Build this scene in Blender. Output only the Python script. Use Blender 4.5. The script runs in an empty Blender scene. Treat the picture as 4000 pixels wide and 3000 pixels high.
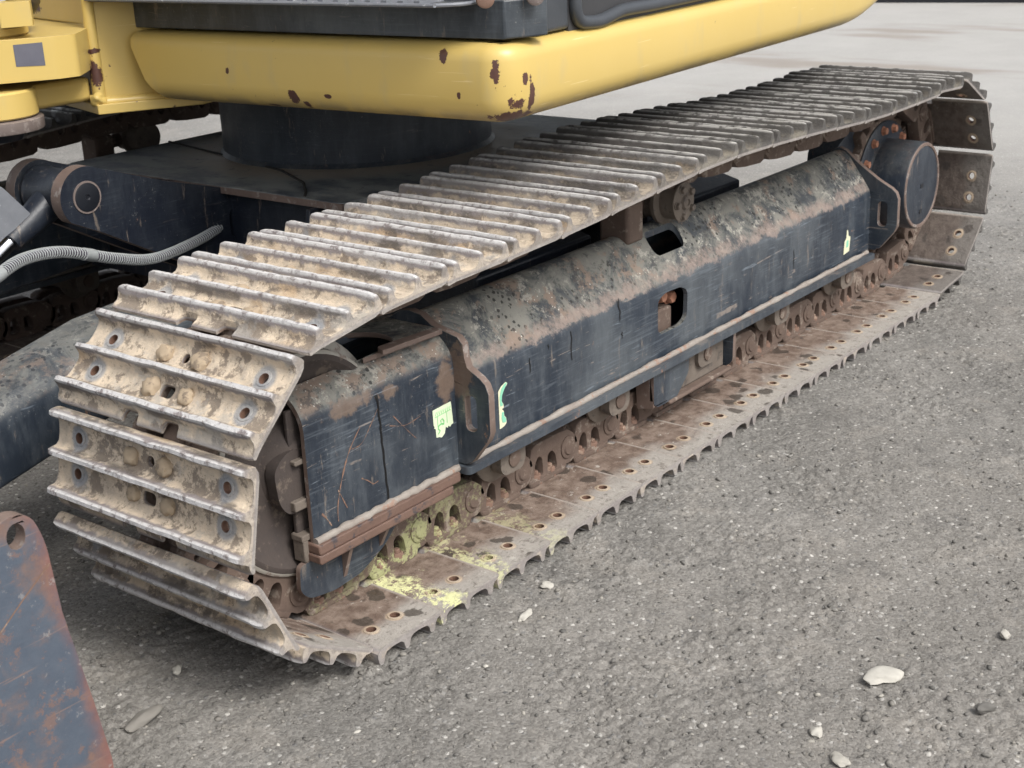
import bpy, bmesh, math, random
from mathutils import Vector, Matrix, noise
from mathutils.geometry import tessellate_polygon
rad = math.radians
random.seed(7)
S = bpy.context.scene
COL = S.collection

# ------------------------------------------------------------------ camera
cam_d = bpy.data.cameras.new('camera'); cam = bpy.data.objects.new('camera', cam_d); COL.objects.link(cam)
yaw, pit, rol = rad(38.6439), rad(-19.9602), rad(-2.4153)
F = Vector((math.cos(pit)*math.cos(yaw), math.cos(pit)*math.sin(yaw), math.sin(pit)))
Rv = F.cross(Vector((0, 0, 1))).normalized(); Uv = Rv.cross(F)
R2 = Rv*math.cos(rol)+Uv*math.sin(rol); U2 = -Rv*math.sin(rol)+Uv*math.cos(rol)
M = Matrix((R2, U2, -F)).transposed().to_4x4(); M.translation = Vector((-1.6112, -1.4017, 1.191))
cam.matrix_world = M
cam_d.sensor_width = 36; cam_d.lens = 49.374; cam_d.clip_start = .05; cam_d.clip_end = 400
cam_d.dof.use_dof = True; cam_d.dof.focus_distance = 2.45; cam_d.dof.aperture_fstop = 12.0
S.camera = cam
S.render.resolution_x = 1024; S.render.resolution_y = 768

# ------------------------------------------------------------------ sky, sun, exposure
w = bpy.data.worlds.new('World'); S.world = w; w.use_nodes = True
nt = w.node_tree; nt.nodes.clear()
SUN_EL, SUN_AZ = 50, 262          # azimuth of the sun seen from the scene, degrees from +x towards +y
sky = nt.nodes.new('ShaderNodeTexSky'); sky.sky_type = 'NISHITA'; sky.sun_disc = False
sky.sun_elevation = rad(SUN_EL); sky.sun_rotation = rad(90-SUN_AZ); sky.dust_density = 4; sky.air_density = 1.0; sky.ozone_density = 1.0
hs = nt.nodes.new('ShaderNodeHueSaturation'); hs.inputs['Saturation'].default_value = .30
bg = nt.nodes.new('ShaderNodeBackground'); bg.inputs['Strength'].default_value = .13
ow = nt.nodes.new('ShaderNodeOutputWorld')
nt.links.new(sky.outputs[0], hs.inputs['Color']); nt.links.new(hs.outputs[0], bg.inputs[0]); nt.links.new(bg.outputs[0], ow.inputs[0])
sd = bpy.data.lights.new('sun', 'SUN'); sd.energy = 1.5; sd.angle = rad(20); sd.color = (1, .97, .92)
sun = bpy.data.objects.new('sun', sd); COL.objects.link(sun)
sdir = Vector((math.cos(rad(SUN_EL))*math.cos(rad(SUN_AZ)), math.cos(rad(SUN_EL))*math.sin(rad(SUN_AZ)), math.sin(rad(SUN_EL))))
sun.rotation_euler = sdir.to_track_quat('Z', 'Y').to_euler(); sun.location = sdir*20
S.view_settings.view_transform = 'Standard'; S.view_settings.look = 'None'
S.view_settings.exposure = 0.72; S.view_settings.gamma = 1

# ------------------------------------------------------------------ node helper
class NT:
    def __init__(s, name):
        s.m = bpy.data.materials.new(name); s.m.use_nodes = True; s.t = s.m.node_tree; s.t.nodes.clear()
        s.b = s.n('ShaderNodeBsdfPrincipled'); o = s.n('ShaderNodeOutputMaterial'); s.l(s.b.outputs[0], o.inputs[0])
        s.tc = s.n('ShaderNodeTexCoord'); s.oi = s.n('ShaderNodeObjectInfo'); s.co = s.tc.outputs['Object']
    def n(s, k): return s.t.nodes.new(k)
    def l(s, a, b): s.t.links.new(a, b)
    def put(s, sock, v):
        if hasattr(v, 'is_linked') or isinstance(v, bpy.types.NodeSocket): s.l(v, sock)
        else:
            if isinstance(v, (tuple, list)) and len(v) == 3 and sock.type == 'RGBA': v = (*v, 1)
            sock.default_value = v
    def rnd_co(s, k=13.0):                          # object coordinates shifted by the object's random number
        c = s.n('ShaderNodeCombineXYZ')
        for i, q in enumerate((k, k*.7, k*1.3)): s.l(s.math('MULTIPLY', s.oi.outputs['Random'], q), c.inputs[i])
        return s.vec('ADD', s.co, c.outputs[0])
    def vec(s, op, a, b):
        v = s.n('ShaderNodeVectorMath'); v.operation = op; s.put(v.inputs[0], a); s.put(v.inputs[1], b)
        return v.outputs['Value'] if op in ('LENGTH', 'DISTANCE', 'DOT_PRODUCT') else v.outputs[0]
    def math(s, op, a, b=0.0, clamp=False):
        v = s.n('ShaderNodeMath'); v.operation = op; v.use_clamp = clamp; s.put(v.inputs[0], a); s.put(v.inputs[1], b); return v.outputs[0]
    def noise(s, sc, det=4, co=None, rough=.55, dist=0, stretch=None):
        co = co or s.co
        if stretch: co = s.vec('MULTIPLY', co, stretch)
        v = s.n('ShaderNodeTexNoise'); s.l(co, v.inputs['Vector']); v.inputs['Scale'].default_value = sc
        v.inputs['Detail'].default_value = det; v.inputs['Roughness'].default_value = rough; v.inputs['Distortion'].default_value = dist
        return v.outputs[0]
    def vor(s, sc, co=None, feat='F1', rnd=1, out=0):
        v = s.n('ShaderNodeTexVoronoi'); v.feature = feat; s.l(co or s.co, v.inputs['Vector']); v.inputs['Scale'].default_value = sc
        v.inputs['Randomness'].default_value = rnd; return v.outputs[out]
    def ss(s, x, a, b):                             # smooth step, a>b inverts
        v = s.n('ShaderNodeMapRange'); v.interpolation_type = 'SMOOTHSTEP'
        s.put(v.inputs[0], x); v.inputs[1].default_value = min(a, b); v.inputs[2].default_value = max(a, b)
        v.inputs[3].default_value = 0 if a < b else 1; v.inputs[4].default_value = 1 if a < b else 0; return v.outputs[0]
    def mix(s, f, a, b):
        v = s.n('ShaderNodeMix'); v.data_type = 'RGBA'; s.put(v.inputs[0], f); s.put(v.inputs[6], a); s.put(v.inputs[7], b); return v.outputs[2]
    def mul(s, *a):
        r = a[0]
        for q in a[1:]: r = s.math('MULTIPLY', r, q)
        return r
    def sep(s, c=None):
        v = s.n('ShaderNodeSeparateXYZ'); s.l(c or s.co, v.inputs[0]); return v.outputs
    def attr(s, name, kind='OBJECT'):
        v = s.n('ShaderNodeAttribute'); v.attribute_name = name; v.attribute_type = kind; return v.outputs['Fac']
    def geo_n(s): return s.sep(s.n('ShaderNodeNewGeometry').outputs['Normal'])
    def bump(s, h, st=.3, d=.002, prev=None):
        v = s.n('ShaderNodeBump'); v.inputs['Strength'].default_value = st; v.inputs['Distance'].default_value = d; s.put(v.inputs['Height'], h)
        if prev: s.l(prev, v.inputs['Normal'])
        s.l(v.outputs[0], s.b.inputs['Normal']); return v.outputs[0]
    def out(s, col, rough=.6, metal=0, spec=None):
        s.put(s.b.inputs['Base Color'], col); s.put(s.b.inputs['Roughness'], rough); s.put(s.b.inputs['Metallic'], metal)
        if spec is not None: s.put(s.b.inputs['Specular IOR Level'], spec)
        return s.m

def m_shoe():
    t = NT('track_shoe_steel'); c = t.rnd_co(); p = t.sep()
    x, y, h = p[0], p[1], p[2]; ay = t.math('ABSOLUTE', y)
    mud = t.attr('mud'); moss = t.attr('moss')
    n1 = t.noise(9, 6, c); n2 = t.noise(38, 6, c, .65); n3 = t.noise(140, 5, c, .7); ns = t.noise(16, 5, c, stretch=(2.2, .8, 2))
    steel = t.mix(n2, (.13, .108, .108), (.30, .27, .265))
    steel = t.mix(t.ss(n1, .45, .62), steel, (.30, .28, .27))
    # dried mud in the troughs on the outer side
    outer = t.ss(h, .004, .0075)
    notip = t.ss(t.math('ADD', h, t.math('MULTIPLY', t.math('SUBTRACT', n2, .5), .022)), .026, .019)
    side = t.ss(t.math('ADD', ns, t.math('MULTIPLY', mud, .35)), .55, .70)
    cream = t.mix(t.ss(n2, .35, .7), (.63, .525, .40), (.44, .375, .30))
    cream = t.mix(t.mul(t.ss(t.noise(7, 3, c), .58, .70), .7), cream, (.42, .29, .17))
    cream = t.mix(t.mul(t.ss(t.noise(17, 7, c, .75), .50, .56), .8), cream, (.16, .13, .105))
    cream = t.mix(t.mul(t.ss(t.noise(60, 6, c, .8), .56, .64), .5), cream, (.20, .17, .14))
    cream = t.mix(t.mul(t.ss(t.noise(9, 5, c, .7), .55, .62), .55), cream, (.33, .32, .30))
    col = t.mix(t.mul(outer, notip, side), steel, cream)
    # soaked dark band under the ridges
    col = t.mix(t.mul(t.ss(t.noise(11, 6, c, .7, stretch=(1.5, .6, 1)), .50, .60), t.ss(h, .011, .017), t.ss(h, .031, .025), .75), col, (.09, .078, .068))
    # worn tips of the ridges
    tip = t.mul(t.ss(h, .0265, .0315), t.ss(t.noise(60, 5, c, .7), .36, .5))
    col = t.mix(t.mul(tip, .9), col, t.mix(n3, (.42, .41, .41), (.80, .79, .78)))
    # inner face : brown rust, pale outer end, dark drips
    inner = t.ss(h, .0045, .001)
    br = t.mix(t.ss(n2, .35, .65), (.125, .085, .064), (.23, .175, .14))
    br = t.mix(t.mul(t.ss(t.math('ADD', ay, t.math('MULTIPLY', t.math('SUBTRACT', n1, .5), .16)), .13, .19), .8), br, t.mix(n3, (.27, .25, .225), (.46, .44, .40)))
    br = t.mix(t.mul(t.ss(t.noise(30, 6, c, .75), .60, .66), .6), br, (.5, .47, .42))
    spl = t.vor(16, t.vec('ADD', c, t.vec('MULTIPLY', t.n('ShaderNodeTexNoise').outputs[1], (.02, .02, .02))))
    wet = t.mul(t.ss(t.math('ADD', spl, t.math('MULTIPLY', t.math('SUBTRACT', n2, .5), .45)), .30, .27), t.ss(t.noise(7, 2, c), .47, .50))
    br = t.mix(t.mul(wet, .8), br, (.06, .05, .042))
    br = t.mix(t.mul(t.ss(t.noise(50, 6, c, .8), .55, .62), .55), br, (.07, .048, .036))
    br = t.mix(t.mul(t.attr('age'), .75), br, t.mix(n2, (.035, .03, .028), (.12, .105, .095)))
    br = t.mix(t.ss(x, .081, .087), br, t.mix(n3, (.22, .18, .15), (.42, .38, .34)))
    col = t.mix(inner, col, br)
    # end faces
    endm = t.ss(ay, .2225, .2245)
    col = t.mix(t.mul(endm, .6), col, t.mix(n3, (.17, .15, .14), (.40, .37, .34)))
    # light ring round every bolt hole
    for sx in (-1, 1):
        d = t.math('SQRT', t.math('ADD', t.math('POWER', t.math('SUBTRACT', x, sx*.0286), 2), t.math('POWER', t.math('SUBTRACT', ay, .172), 2)))
        d2 = t.math('ADD', d, t.math('MULTIPLY', t.math('SUBTRACT', n2, .5), .012))
        col = t.mix(t.mul(t.ss(d2, .024, .017), t.math('SUBTRACT', 1, inner), .75), col, t.mix(n3, (.16, .18, .21), (.34, .36, .38)))
        col = t.mix(t.mul(t.ss(d2, .018, .013), inner, .7), col, (.44, .34, .24))
        col = t.mix(t.ss(d, .0092, .0086), col, (.14, .075, .05))
    # yellow green lichen
    lm = t.mul(t.ss(t.math('ADD', t.noise(120, 4, c, .8), t.math('MULTIPLY', t.noise(26, 5, c, .7), 1.1)), .98, 1.10), moss, t.ss(y, .035, .07))
    reg = t.ss(t.math('ADD', x, t.math('MULTIPLY', t.math('SUBTRACT', t.noise(16, 6, c, .75), .5), .22)), .0, -.03)
    col = t.mix(t.mul(lm, reg), col, t.mix(n3, (.50, .50, .24), (.80, .80, .46)))
    age = t.attr('age')
    dk = t.mix(n2, (.035, .034, .032), (.10, .094, .086))
    dk = t.mix(t.mul(t.ss(n1, .5, .62), t.ss(h, .02, .012)), dk, (.17, .155, .125))
    dk = t.mix(t.mul(t.ss(h, .029, .032), t.ss(t.noise(40, 5, c), .38, .52), .85), dk, (.42, .41, .39))
    col = t.mix(t.mul(age, outer), col, dk)
    b = t.bump(n2, .8, .005); b = t.bump(n3, .7, .0022, b); t.bump(t.noise(420, 3, c, .8), .5, .0008, b)
    return t.out(col, t.math('ADD', t.math('SUBTRACT', .88, t.math('MULTIPLY', tip, .22)), t.math('MULTIPLY', wet, -.45)), t.mul(tip, .1))

def m_rust(name, a, b, c2, rough=.85):
    t = NT(name); c = t.rnd_co()
    n1 = t.noise(22, 6, c, .65); n2 = t.noise(90, 5, c, .7)
    col = t.mix(n1, a, b); col = t.mix(t.mul(t.ss(t.noise(35, 6, c, .7), .55, .64), .7), col, c2)
    moss = t.attr('moss')
    lm = t.mul(t.ss(t.math('ADD', t.noise(100, 4, c, .8), t.noise(16, 3, c)), .95, 1.10), moss)
    col = t.mix(lm, col, t.mix(n2, (.30, .33, .14), (.52, .54, .28)))
    bb = t.bump(n1, .5, .004); t.bump(n2, .5, .0015, bb)
    return t.out(col, rough)

def m_frame(name, foldz=None, top=1.0, scr=1.0, base=((.012, .017, .026), (.030, .041, .058)), rustamt=1.0, spots=(), film=1.0):
    t = NT(name); p = t.sep(); nz = t.geo_n()[2]
    n1 = t.noise(6, 5); n2 = t.noise(28, 6, rough=.7); n3 = t.noise(120, 4, rough=.7)
    col = t.mix(n1, *base)
    # dust film and rain runs
    run = t.noise(13, 6, stretch=(2.2, 2.2, .6), rough=.7)
    col = t.mix(t.mul(t.ss(run, .40, .75), .55*film), col, (.10, .115, .13))
    col = t.mix(t.mul(t.ss(t.noise(3.5, 5, rough=.6), .45, .70), .45*film), col, (.13, .145, .155))
    col = t.mix(t.mul(t.ss(t.noise(26, 6, stretch=(2, 2, .35), rough=.7), .60, .68), .55), col, (.22, .18, .145))
    # scratches
    for k, (ax, sc) in enumerate(((.30, 1), (-.62, 1.3), (1.05, .8), (.12, 1.7), (.75, 1.1), (-.25, .6))):
        mp = t.n('ShaderNodeMapping'); mp.inputs['Rotation'].default_value = (0, ax, 0); mp.inputs['Scale'].default_value = (5*sc, 5*sc, 75*sc)
        mp.inputs['Location'].default_value = (k*3.1, k, k); t.l(t.co, mp.inputs[0])
        v = t.n('ShaderNodeTexNoise'); v.inputs['Scale'].default_value = 1.6; v.inputs['Detail'].default_value = 3; v.inputs['Distortion'].default_value = .9; t.l(mp.outputs[0], v.inputs[0])
        m = t.mul(t.ss(v.outputs[0], .672, .70), t.ss(t.noise(9+k*2, 3), .50, .60), .75*scr)
        col = t.mix(m, col, (.26, .22, .19) if k % 2 else (.16, .19, .22))
    col = t.mix(t.mul(t.ss(t.noise(150, 4, rough=.8), .62, .66), t.ss(t.noise(12, 3), .45, .6), .6), col, (.22, .22, .21))
    mp = t.n('ShaderNodeMapping'); mp.inputs['Rotation'].default_value = (0, .35, 0); mp.inputs['Scale'].default_value = (9, 9, 170); t.l(t.co, mp.inputs[0])
    v = t.n('ShaderNodeTexNoise'); v.inputs['Scale'].default_value = 1.5; v.inputs['Detail'].default_value = 4; v.inputs['Distortion'].default_value = .5; t.l(mp.outputs[0], v.inputs[0])
    col = t.mix(t.mul(t.ss(v.outputs[0], .50, .68), t.ss(t.noise(5, 3), .35, .6), .38*scr), col, (.15, .175, .20))
    for (cx, cy, cz, rx, ry, rz) in spots:
        q = t.vec('DIVIDE', t.vec('SUBTRACT', t.co, (cx, cy, cz)), (rx, ry, rz))
        col = t.mix(t.mul(t.ss(t.math('ADD', t.vec('LENGTH', q, (0, 0, 0)), t.math('MULTIPLY', t.math('SUBTRACT', n2, .5), 3.4)), 1.2, .7), .6), col, t.mix(n3, (.14, .09, .06), (.28, .20, .145)))
    # chipped rust
    ch = t.ss(t.noise(26, 7, rough=.75, stretch=(1, 1, .55)), .668-.03*(rustamt-1), .70)
    col = t.mix(t.mul(ch, .9*min(1, rustamt)), col, t.mix(n3, (.20, .10, .06), (.36, .21, .14)))
    rust_fold = 0
    if foldz:
        z = t.math('ADD', p[2], t.math('MULTIPLY', t.math('SUBTRACT', t.noise(20, 7, rough=.8), .5), .075))
        rust_fold = t.mul(t.ss(z, foldz-.012, foldz-.004), t.ss(z, foldz+.026, foldz+.004))
        fold_on = True
    # everything that settles on upward faces
    up = t.mul(t.ss(nz, .25, .55), top)
    dirt = t.mix(t.ss(t.noise(10, 7, rough=.75, dist=.8), .40, .58), (.045, .052, .058), (.20, .195, .17))
    dirt = t.mix(t.mul(t.ss(t.noise(11, 7, rough=.75), .52, .60), .8), dirt, (.25, .18, .135))
    dirt = t.mix(t.mul(t.ss(t.noise(34, 7, rough=.8), .55, .59), t.ss(t.noise(4, 2), .36, .5), .9), dirt, (.36, .345, .30))
    dirt = t.mix(t.mul(t.ss(t.noise(23, 7, rough=.8), .55, .60), .65), dirt, (.030, .030, .032))
    spk = t.vor(70)
    spm = t.mul(t.ss(t.math('ADD', spk, t.math('MULTIPLY', t.math('SUBTRACT', n3, .5), .5)), .30, .24), t.ss(t.noise(6, 3), .44, .56))
    dirt = t.mix(t.mul(spm, .9), dirt, (.016, .014, .012))
    wsp = t.mul(t.ss(t.math('ADD', t.vor(90), t.math('MULTIPLY', n3, .3)), .30, .26), t.ss(t.noise(11, 3), .54, .60))
    dirt = t.mix(wsp, dirt, (.55, .53, .48))
    col = t.mix(t.mul(up, .96), col, dirt)
    if foldz: col = t.mix(t.mul(rust_fold, t.ss(t.noise(17, 7, rough=.8), .38, .56), .80), col, t.mix(t.noise(48, 6, rough=.75), (.14, .10, .082), (.36, .29, .25)))
    r = t.math('ADD', t.math('MULTIPLY', n1, .18), .30)
    r = t.math('ADD', r, t.math('MULTIPLY', up, .28)); r = t.math('ADD', r, t.math('MULTIPLY', ch, .3), True)
    b = t.bump(t.math('ADD', n2, t.math('MULTIPLY', t.mul(up, t.noise(70, 5, rough=.8)), 1.6)), .35, .003); t.bump(n3, .2, .0008, b)
    return t.out(col, r)

def m_yellow(name, chips=()):
    t = NT(name); n1 = t.noise(2.5, 4); n2 = t.noise(40, 5); n3 = t.noise(160, 3)
    col = t.mix(n1, (.55, .395, .115), (.61, .455, .155))
    nz = t.geo_n()[2]
    col = t.mix(t.mul(t.ss(t.noise(18, 6, stretch=(1, 1, .4)), .55, .75), .25), col, (.42, .36, .22))
    # dirt along the underside
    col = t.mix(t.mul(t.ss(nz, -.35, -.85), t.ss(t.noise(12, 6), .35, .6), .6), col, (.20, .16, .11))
    mp = t.n('ShaderNodeMapping'); mp.inputs['Rotation'].default_value = (.4, .5, .3); mp.inputs['Scale'].default_value = (4, 4, 150); t.l(t.co, mp.inputs[0])
    v = t.n('ShaderNodeTexNoise'); v.inputs['Scale'].default_value = 1.5; v.inputs['Detail'].default_value = 2; t.l(mp.outputs[0], v.inputs[0])
    col = t.mix(t.mul(t.ss(v.outputs[0], .68, .71), t.ss(t.noise(7, 2), .5, .6), .45), col, (.80, .66, .38))
    brown = t.mix(n3, (.055, .025, .022), (.12, .055, .04))
    col = t.mix(t.mul(t.ss(t.noise(48, 4, rough=.7), .70, .715), .9), col, brown)
    wob = t.math('MULTIPLY', t.math('SUBTRACT', t.noise(55, 6, rough=.75), .5), 3.0)
    for (cx, cy, cz, rx, ry, rz) in chips:
        q = t.vec('DIVIDE', t.vec('SUBTRACT', t.co, (cx, cy, cz)), (rx, ry, rz))
        col = t.mix(t.ss(t.math('ADD', t.vec('LENGTH', q, (0, 0, 0)), wob), 1.0, .93), col, brown)
    b = t.bump(t.noise(5, 2), .05, .01); t.bump(n3, .06, .0008, b)
    return t.out(col, t.math('ADD', .27, t.math('MULTIPLY', n2, .16)), 0, .5)

def m_plain(name, a, b, rough=.5, sc=25, metal=0, bmp=.2, sp=None):
    t = NT(name); n = t.noise(sc, 6, rough=.65); col = t.mix(n, a, b); t.bump(t.noise(sc*4, 4), bmp, .0015)
    if sp: col = t.mix(t.mul(t.ss(t.noise(sc*1.4, 6, rough=.75), .6, .66), sp[1]), col, sp[0])
    return t.out(col, rough, metal)

def m_ground():
    t = NT('compacted_gravel'); co = t.co
    n0 = t.noise(.35, 4); n1 = t.noise(2.2, 5, rough=.6); n2 = t.noise(14, 6, rough=.7); n3 = t.noise(75, 6, rough=.8); n4 = t.noise(260, 3, rough=.8)
    warp = t.vec('ADD', co, t.vec('MULTIPLY', t.n('ShaderNodeTexNoise').outputs[1], (0, 0, 0)))
    v1 = t.vor(95, warp); v1c = t.n('ShaderNodeTexVoronoi'); v1c.inputs['Scale'].default_value = 95; t.l(warp, v1c.inputs['Vector'])
    v2c = t.n('ShaderNodeTexVoronoi'); v2c.inputs['Scale'].default_value = 230; t.l(warp, v2c.inputs['Vector'])
    cs = t.n('ShaderNodeSeparateColor'); t.l(v1c.outputs['Color'], cs.inputs[0])
    cs2 = t.n('ShaderNodeSeparateColor'); t.l(v2c.outputs['Color'], cs2.inputs[0])
    col = t.mix(n2, (.115, .109, .098), (.195, .186, .170))
    col = t.mix(t.mul(t.ss(n1, .42, .66), .55), col, (.30, .285, .26))
    col = t.mix(t.mul(t.ss(n0, .45, .6), .30), col, (.30, .27, .235))
    col = t.mix(t.mul(t.ss(t.noise(5, 6, rough=.75), .53, .62), .45), col, (.33, .30, .26))
    col = t.mix(t.mul(t.ss(t.noise(7.3, 6, rough=.75), .55, .64), .55), col, (.085, .080, .075))
    # fine aggregate : each voronoi cell its own grey
    col = t.mix(.45, col, t.mix(cs2.outputs[0], (.085, .082, .078), (.31, .30, .28)))
    stone = t.mul(t.ss(v1c.outputs['Distance'], .42, .33), t.ss(cs.outputs[0], .78, .82))
    col = t.mix(t.mul(stone, .75), col, t.mix(cs.outputs[1], (.12, .12, .12), (.56, .54, .50)))
    col = t.mix(t.mul(t.ss(n3, .42, .30), .6), col, (.06, .056, .052))
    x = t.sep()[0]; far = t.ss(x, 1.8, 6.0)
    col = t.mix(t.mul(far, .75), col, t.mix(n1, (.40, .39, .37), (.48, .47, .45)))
    mx = t.mul(t.ss(t.noise(.8, 4, stretch=(1, .35, 1)), .56, .64), far)
    col = t.mix(t.mul(mx, .6), col, (.24, .20, .165))
    h = t.math('ADD', t.math('MULTIPLY', n3, .8), t.math('MULTIPLY', n4, .5))
    h = t.math('ADD', h, t.math('MULTIPLY', t.mul(stone, t.ss(v1c.outputs['Distance'], .45, .05)), .6))
    h = t.math('ADD', h, t.math('MULTIPLY', v2c.outputs['Distance'], -.35))
    b = t.bump(n2, .25, .008); t.bump(h, .8, .0035, b)
    return t.out(col, .93, 0, .25)

def m_pebble():
    t = NT('pebble_stone'); sh = t.attr('shade', 'GEOMETRY'); n = t.noise(120, 4)
    r = t.n('ShaderNodeValToRGB'); t.l(sh, r.inputs[0]); e = r.color_ramp.elements
    e[0].position = 0; e[0].color = (.09, .088, .084, 1); e[1].position = 1; e[1].color = (.50, .48, .43, 1)
    for ps, c in ((.35, (.155, .148, .138, 1)), (.6, (.225, .212, .19, 1)), (.85, (.36, .34, .30, 1))):
        q = e.new(ps); q.color = c
    col = t.mix(t.mul(n, .4), r.outputs[0], (.16, .15, .13)); t.bump(n, .4, .001)
    return t.out(col, .9, 0, .3)

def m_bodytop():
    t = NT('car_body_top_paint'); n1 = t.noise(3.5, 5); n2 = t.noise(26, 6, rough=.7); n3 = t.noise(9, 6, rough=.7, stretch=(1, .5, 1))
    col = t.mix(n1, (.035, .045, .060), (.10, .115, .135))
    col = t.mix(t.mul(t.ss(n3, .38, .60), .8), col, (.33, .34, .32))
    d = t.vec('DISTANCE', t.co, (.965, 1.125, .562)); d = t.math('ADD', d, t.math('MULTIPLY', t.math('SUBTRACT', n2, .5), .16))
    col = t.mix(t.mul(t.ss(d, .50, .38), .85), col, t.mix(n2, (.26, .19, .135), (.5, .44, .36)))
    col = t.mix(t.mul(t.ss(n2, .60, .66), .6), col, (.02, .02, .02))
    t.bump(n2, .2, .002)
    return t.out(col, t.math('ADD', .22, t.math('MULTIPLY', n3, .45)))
MT = {}
MT['shoe'] = m_shoe()
MT['chain'] = m_rust('chain_rust', (.070, .047, .038), (.165, .118, .092), (.27, .225, .185))
MT['bolt'] = m_rust('bolt_rust', (.13, .075, .055), (.24, .15, .11), (.34, .26, .20))
MT['mudlump'] = m_rust('dried_mud', (.28, .215, .15), (.46, .37, .26), (.14, .11, .085), .95)
MT['roller'] = m_rust('roller_dirt', (.09, .07, .058), (.20, .17, .14), (.07, .06, .055))
MT['idler'] = m_rust('idler_dirt', (.035, .030, .030), (.085, .065, .055), (.15, .12, .095))
MT['idler_rim'] = m_rust('idler_tread', (.30, .28, .24), (.42, .40, .36), (.16, .10, .085), .5)
MT['bolt_orange'] = m_rust('orange_rust', (.30, .13, .08), (.44, .22, .14), (.20, .10, .07))
MT['frame'] = m_frame('frame_paint', foldz=.368, top=1.0)
MT['front'] = m_frame('front_frame_paint', foldz=None, top=.9, base=((.010, .014, .022), (.024, .034, .050)), spots=((.120, .13, .37, .018, .1, .05), (-.12, .13, .395, .05, .1, .014), (-.02, .13, .39, .03, .1, .012)))
MT['bulk'] = m_frame('bulkhead_paint', top=1.0, scr=.7, rustamt=1.6, spots=((.142, .115, .37, .03, .03, .06),))
MT['flange'] = m_frame('flange_paint', top=.0, scr=.5, rustamt=2.2, base=((.022, .028, .038), (.05, .06, .075)))
MT['arm'] = m_frame('blade_arm_paint', top=.55, scr=.6, rustamt=1.2, base=((.014, .019, .028), (.03, .04, .055)))
MT['weld'] = m_rust('weld_bead', (.17, .135, .115), (.36, .335, .30), (.27, .15, .10), .75)
MT['rusty_flange'] = m_rust('rail_rust', (.095, .055, .043), (.19, .12, .092), (.030, .037, .050), .6)
MT['body'] = m_frame('car_body_paint', top=.0, scr=.15, rustamt=.6, base=((.006, .008, .014), (.013, .018, .030)), film=.25)
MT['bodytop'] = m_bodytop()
MT['black'] = m_plain('black_paint', (.006, .007, .010), (.016, .019, .026), .38, sp=((.08, .06, .05), .5))
MT['drive'] = m_frame('drive_paint', top=.15, scr=.15, rustamt=1.2, base=((.010, .014, .022), (.028, .038, .055)), film=.5)
MT['edge'] = m_rust('rubbed_edge', (.10, .068, .055), (.21, .155, .13), (.30, .27, .25), .6)
MT['yellow'] = m_yellow('yellow_skirt_paint', chips=(
    (.0, .030, .088, .03, .007, .024), (.02, .0, .035, .03, .014, .016), (.045, .01, .012, .045, .06, .010), (.075, .0, .040, .011, .02, .034), (.055, .0, .075, .008, .02, .010),
    (.0, .495, .028, .03, .013, .014), (.0, .470, .012, .03, .008, .010), (.0, .41, .034, .03, .009, .004), (.0, .345, -.002, .03, .05, .004),
    (.0, .135, .118, .03, .009, .012), (.0, .105, .050, .03, .004, .006), (.0, .660, .072, .03, .004, .006), (.0, .560, .006, .03, .02, .004), (1.45, .0, .10, .004, .02, .014)))
MT['yellow2'] = m_yellow('yellow_bracket_paint', chips=((.160, 1.072, .838, .02, .02, .024), (.160, 1.072, .885, .02, .02, .005), (.165, 1.2, .815, .02, .10, .02), (.27, 1.4, .955, .06, .05, .012)))
MT['panel'] = m_frame('panel_paint', top=.3, scr=.35, rustamt=.5, base=((.016, .021, .028), (.040, .048, .058)))
MT['rubber'] = m_plain('rubber_seal', (.035, .04, .047), (.06, .066, .075), .42)
MT['door'] = m_plain('door_panel_paint', (.028, .028, .030), (.05, .05, .053), .55)
MT['hose'] = m_plain('hose_purple', (.020, .012, .026), (.05, .035, .06), .6, sc=60)
MT['coil'] = m_plain('hose_spring', (.20, .215, .22), (.38, .40, .40), .5, sc=40)
MT['chrome'] = m_plain('chrome_rod', (.35, .36, .38), (.5, .5, .52), .2, metal=1, bmp=.02)
MT['greyplate'] = m_plain('grey_guard', (.13, .14, .16), (.22, .23, .25), .5, sc=40, sp=((.55, .56, .58), .7))
MT['gunmetal'] = m_rust('steel_washer', (.12, .095, .085), (.22, .18, .165), (.30, .26, .24), .5)
MT['greypatch'] = m_plain('bare_patch', (.085, .085, .11), (.14, .14, .17), .6)
MT['darkgroove'] = m_plain('seam', (.012, .011, .010), (.03, .026, .02), .8)
MT['blade'] = m_frame('blade_paint', top=0, scr=.6, rustamt=2.6, base=((.05, .065, .09), (.085, .10, .13)))
MT['ground'] = m_ground(); MT['pebble'] = m_pebble()
MT['sticker'] = m_plain('sticker_face', (.60, .70, .48), (.72, .80, .60), .4, bmp=.02)
MT['green'] = m_plain('sticker_green', (.16, .50, .17), (.24, .58, .24), .45, bmp=.02)
MT['mint'] = m_plain('sticker_mint', (.16, .52, .34), (.3, .62, .45), .45, bmp=.02)
MT['creamst'] = m_plain('sticker_cream', (.62, .62, .42), (.72, .72, .52), .5, bmp=.02)
MT['run'] = m_plain('black_run', (.004, .004, .005), (.008, .008, .009), .3, bmp=.02)

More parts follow.
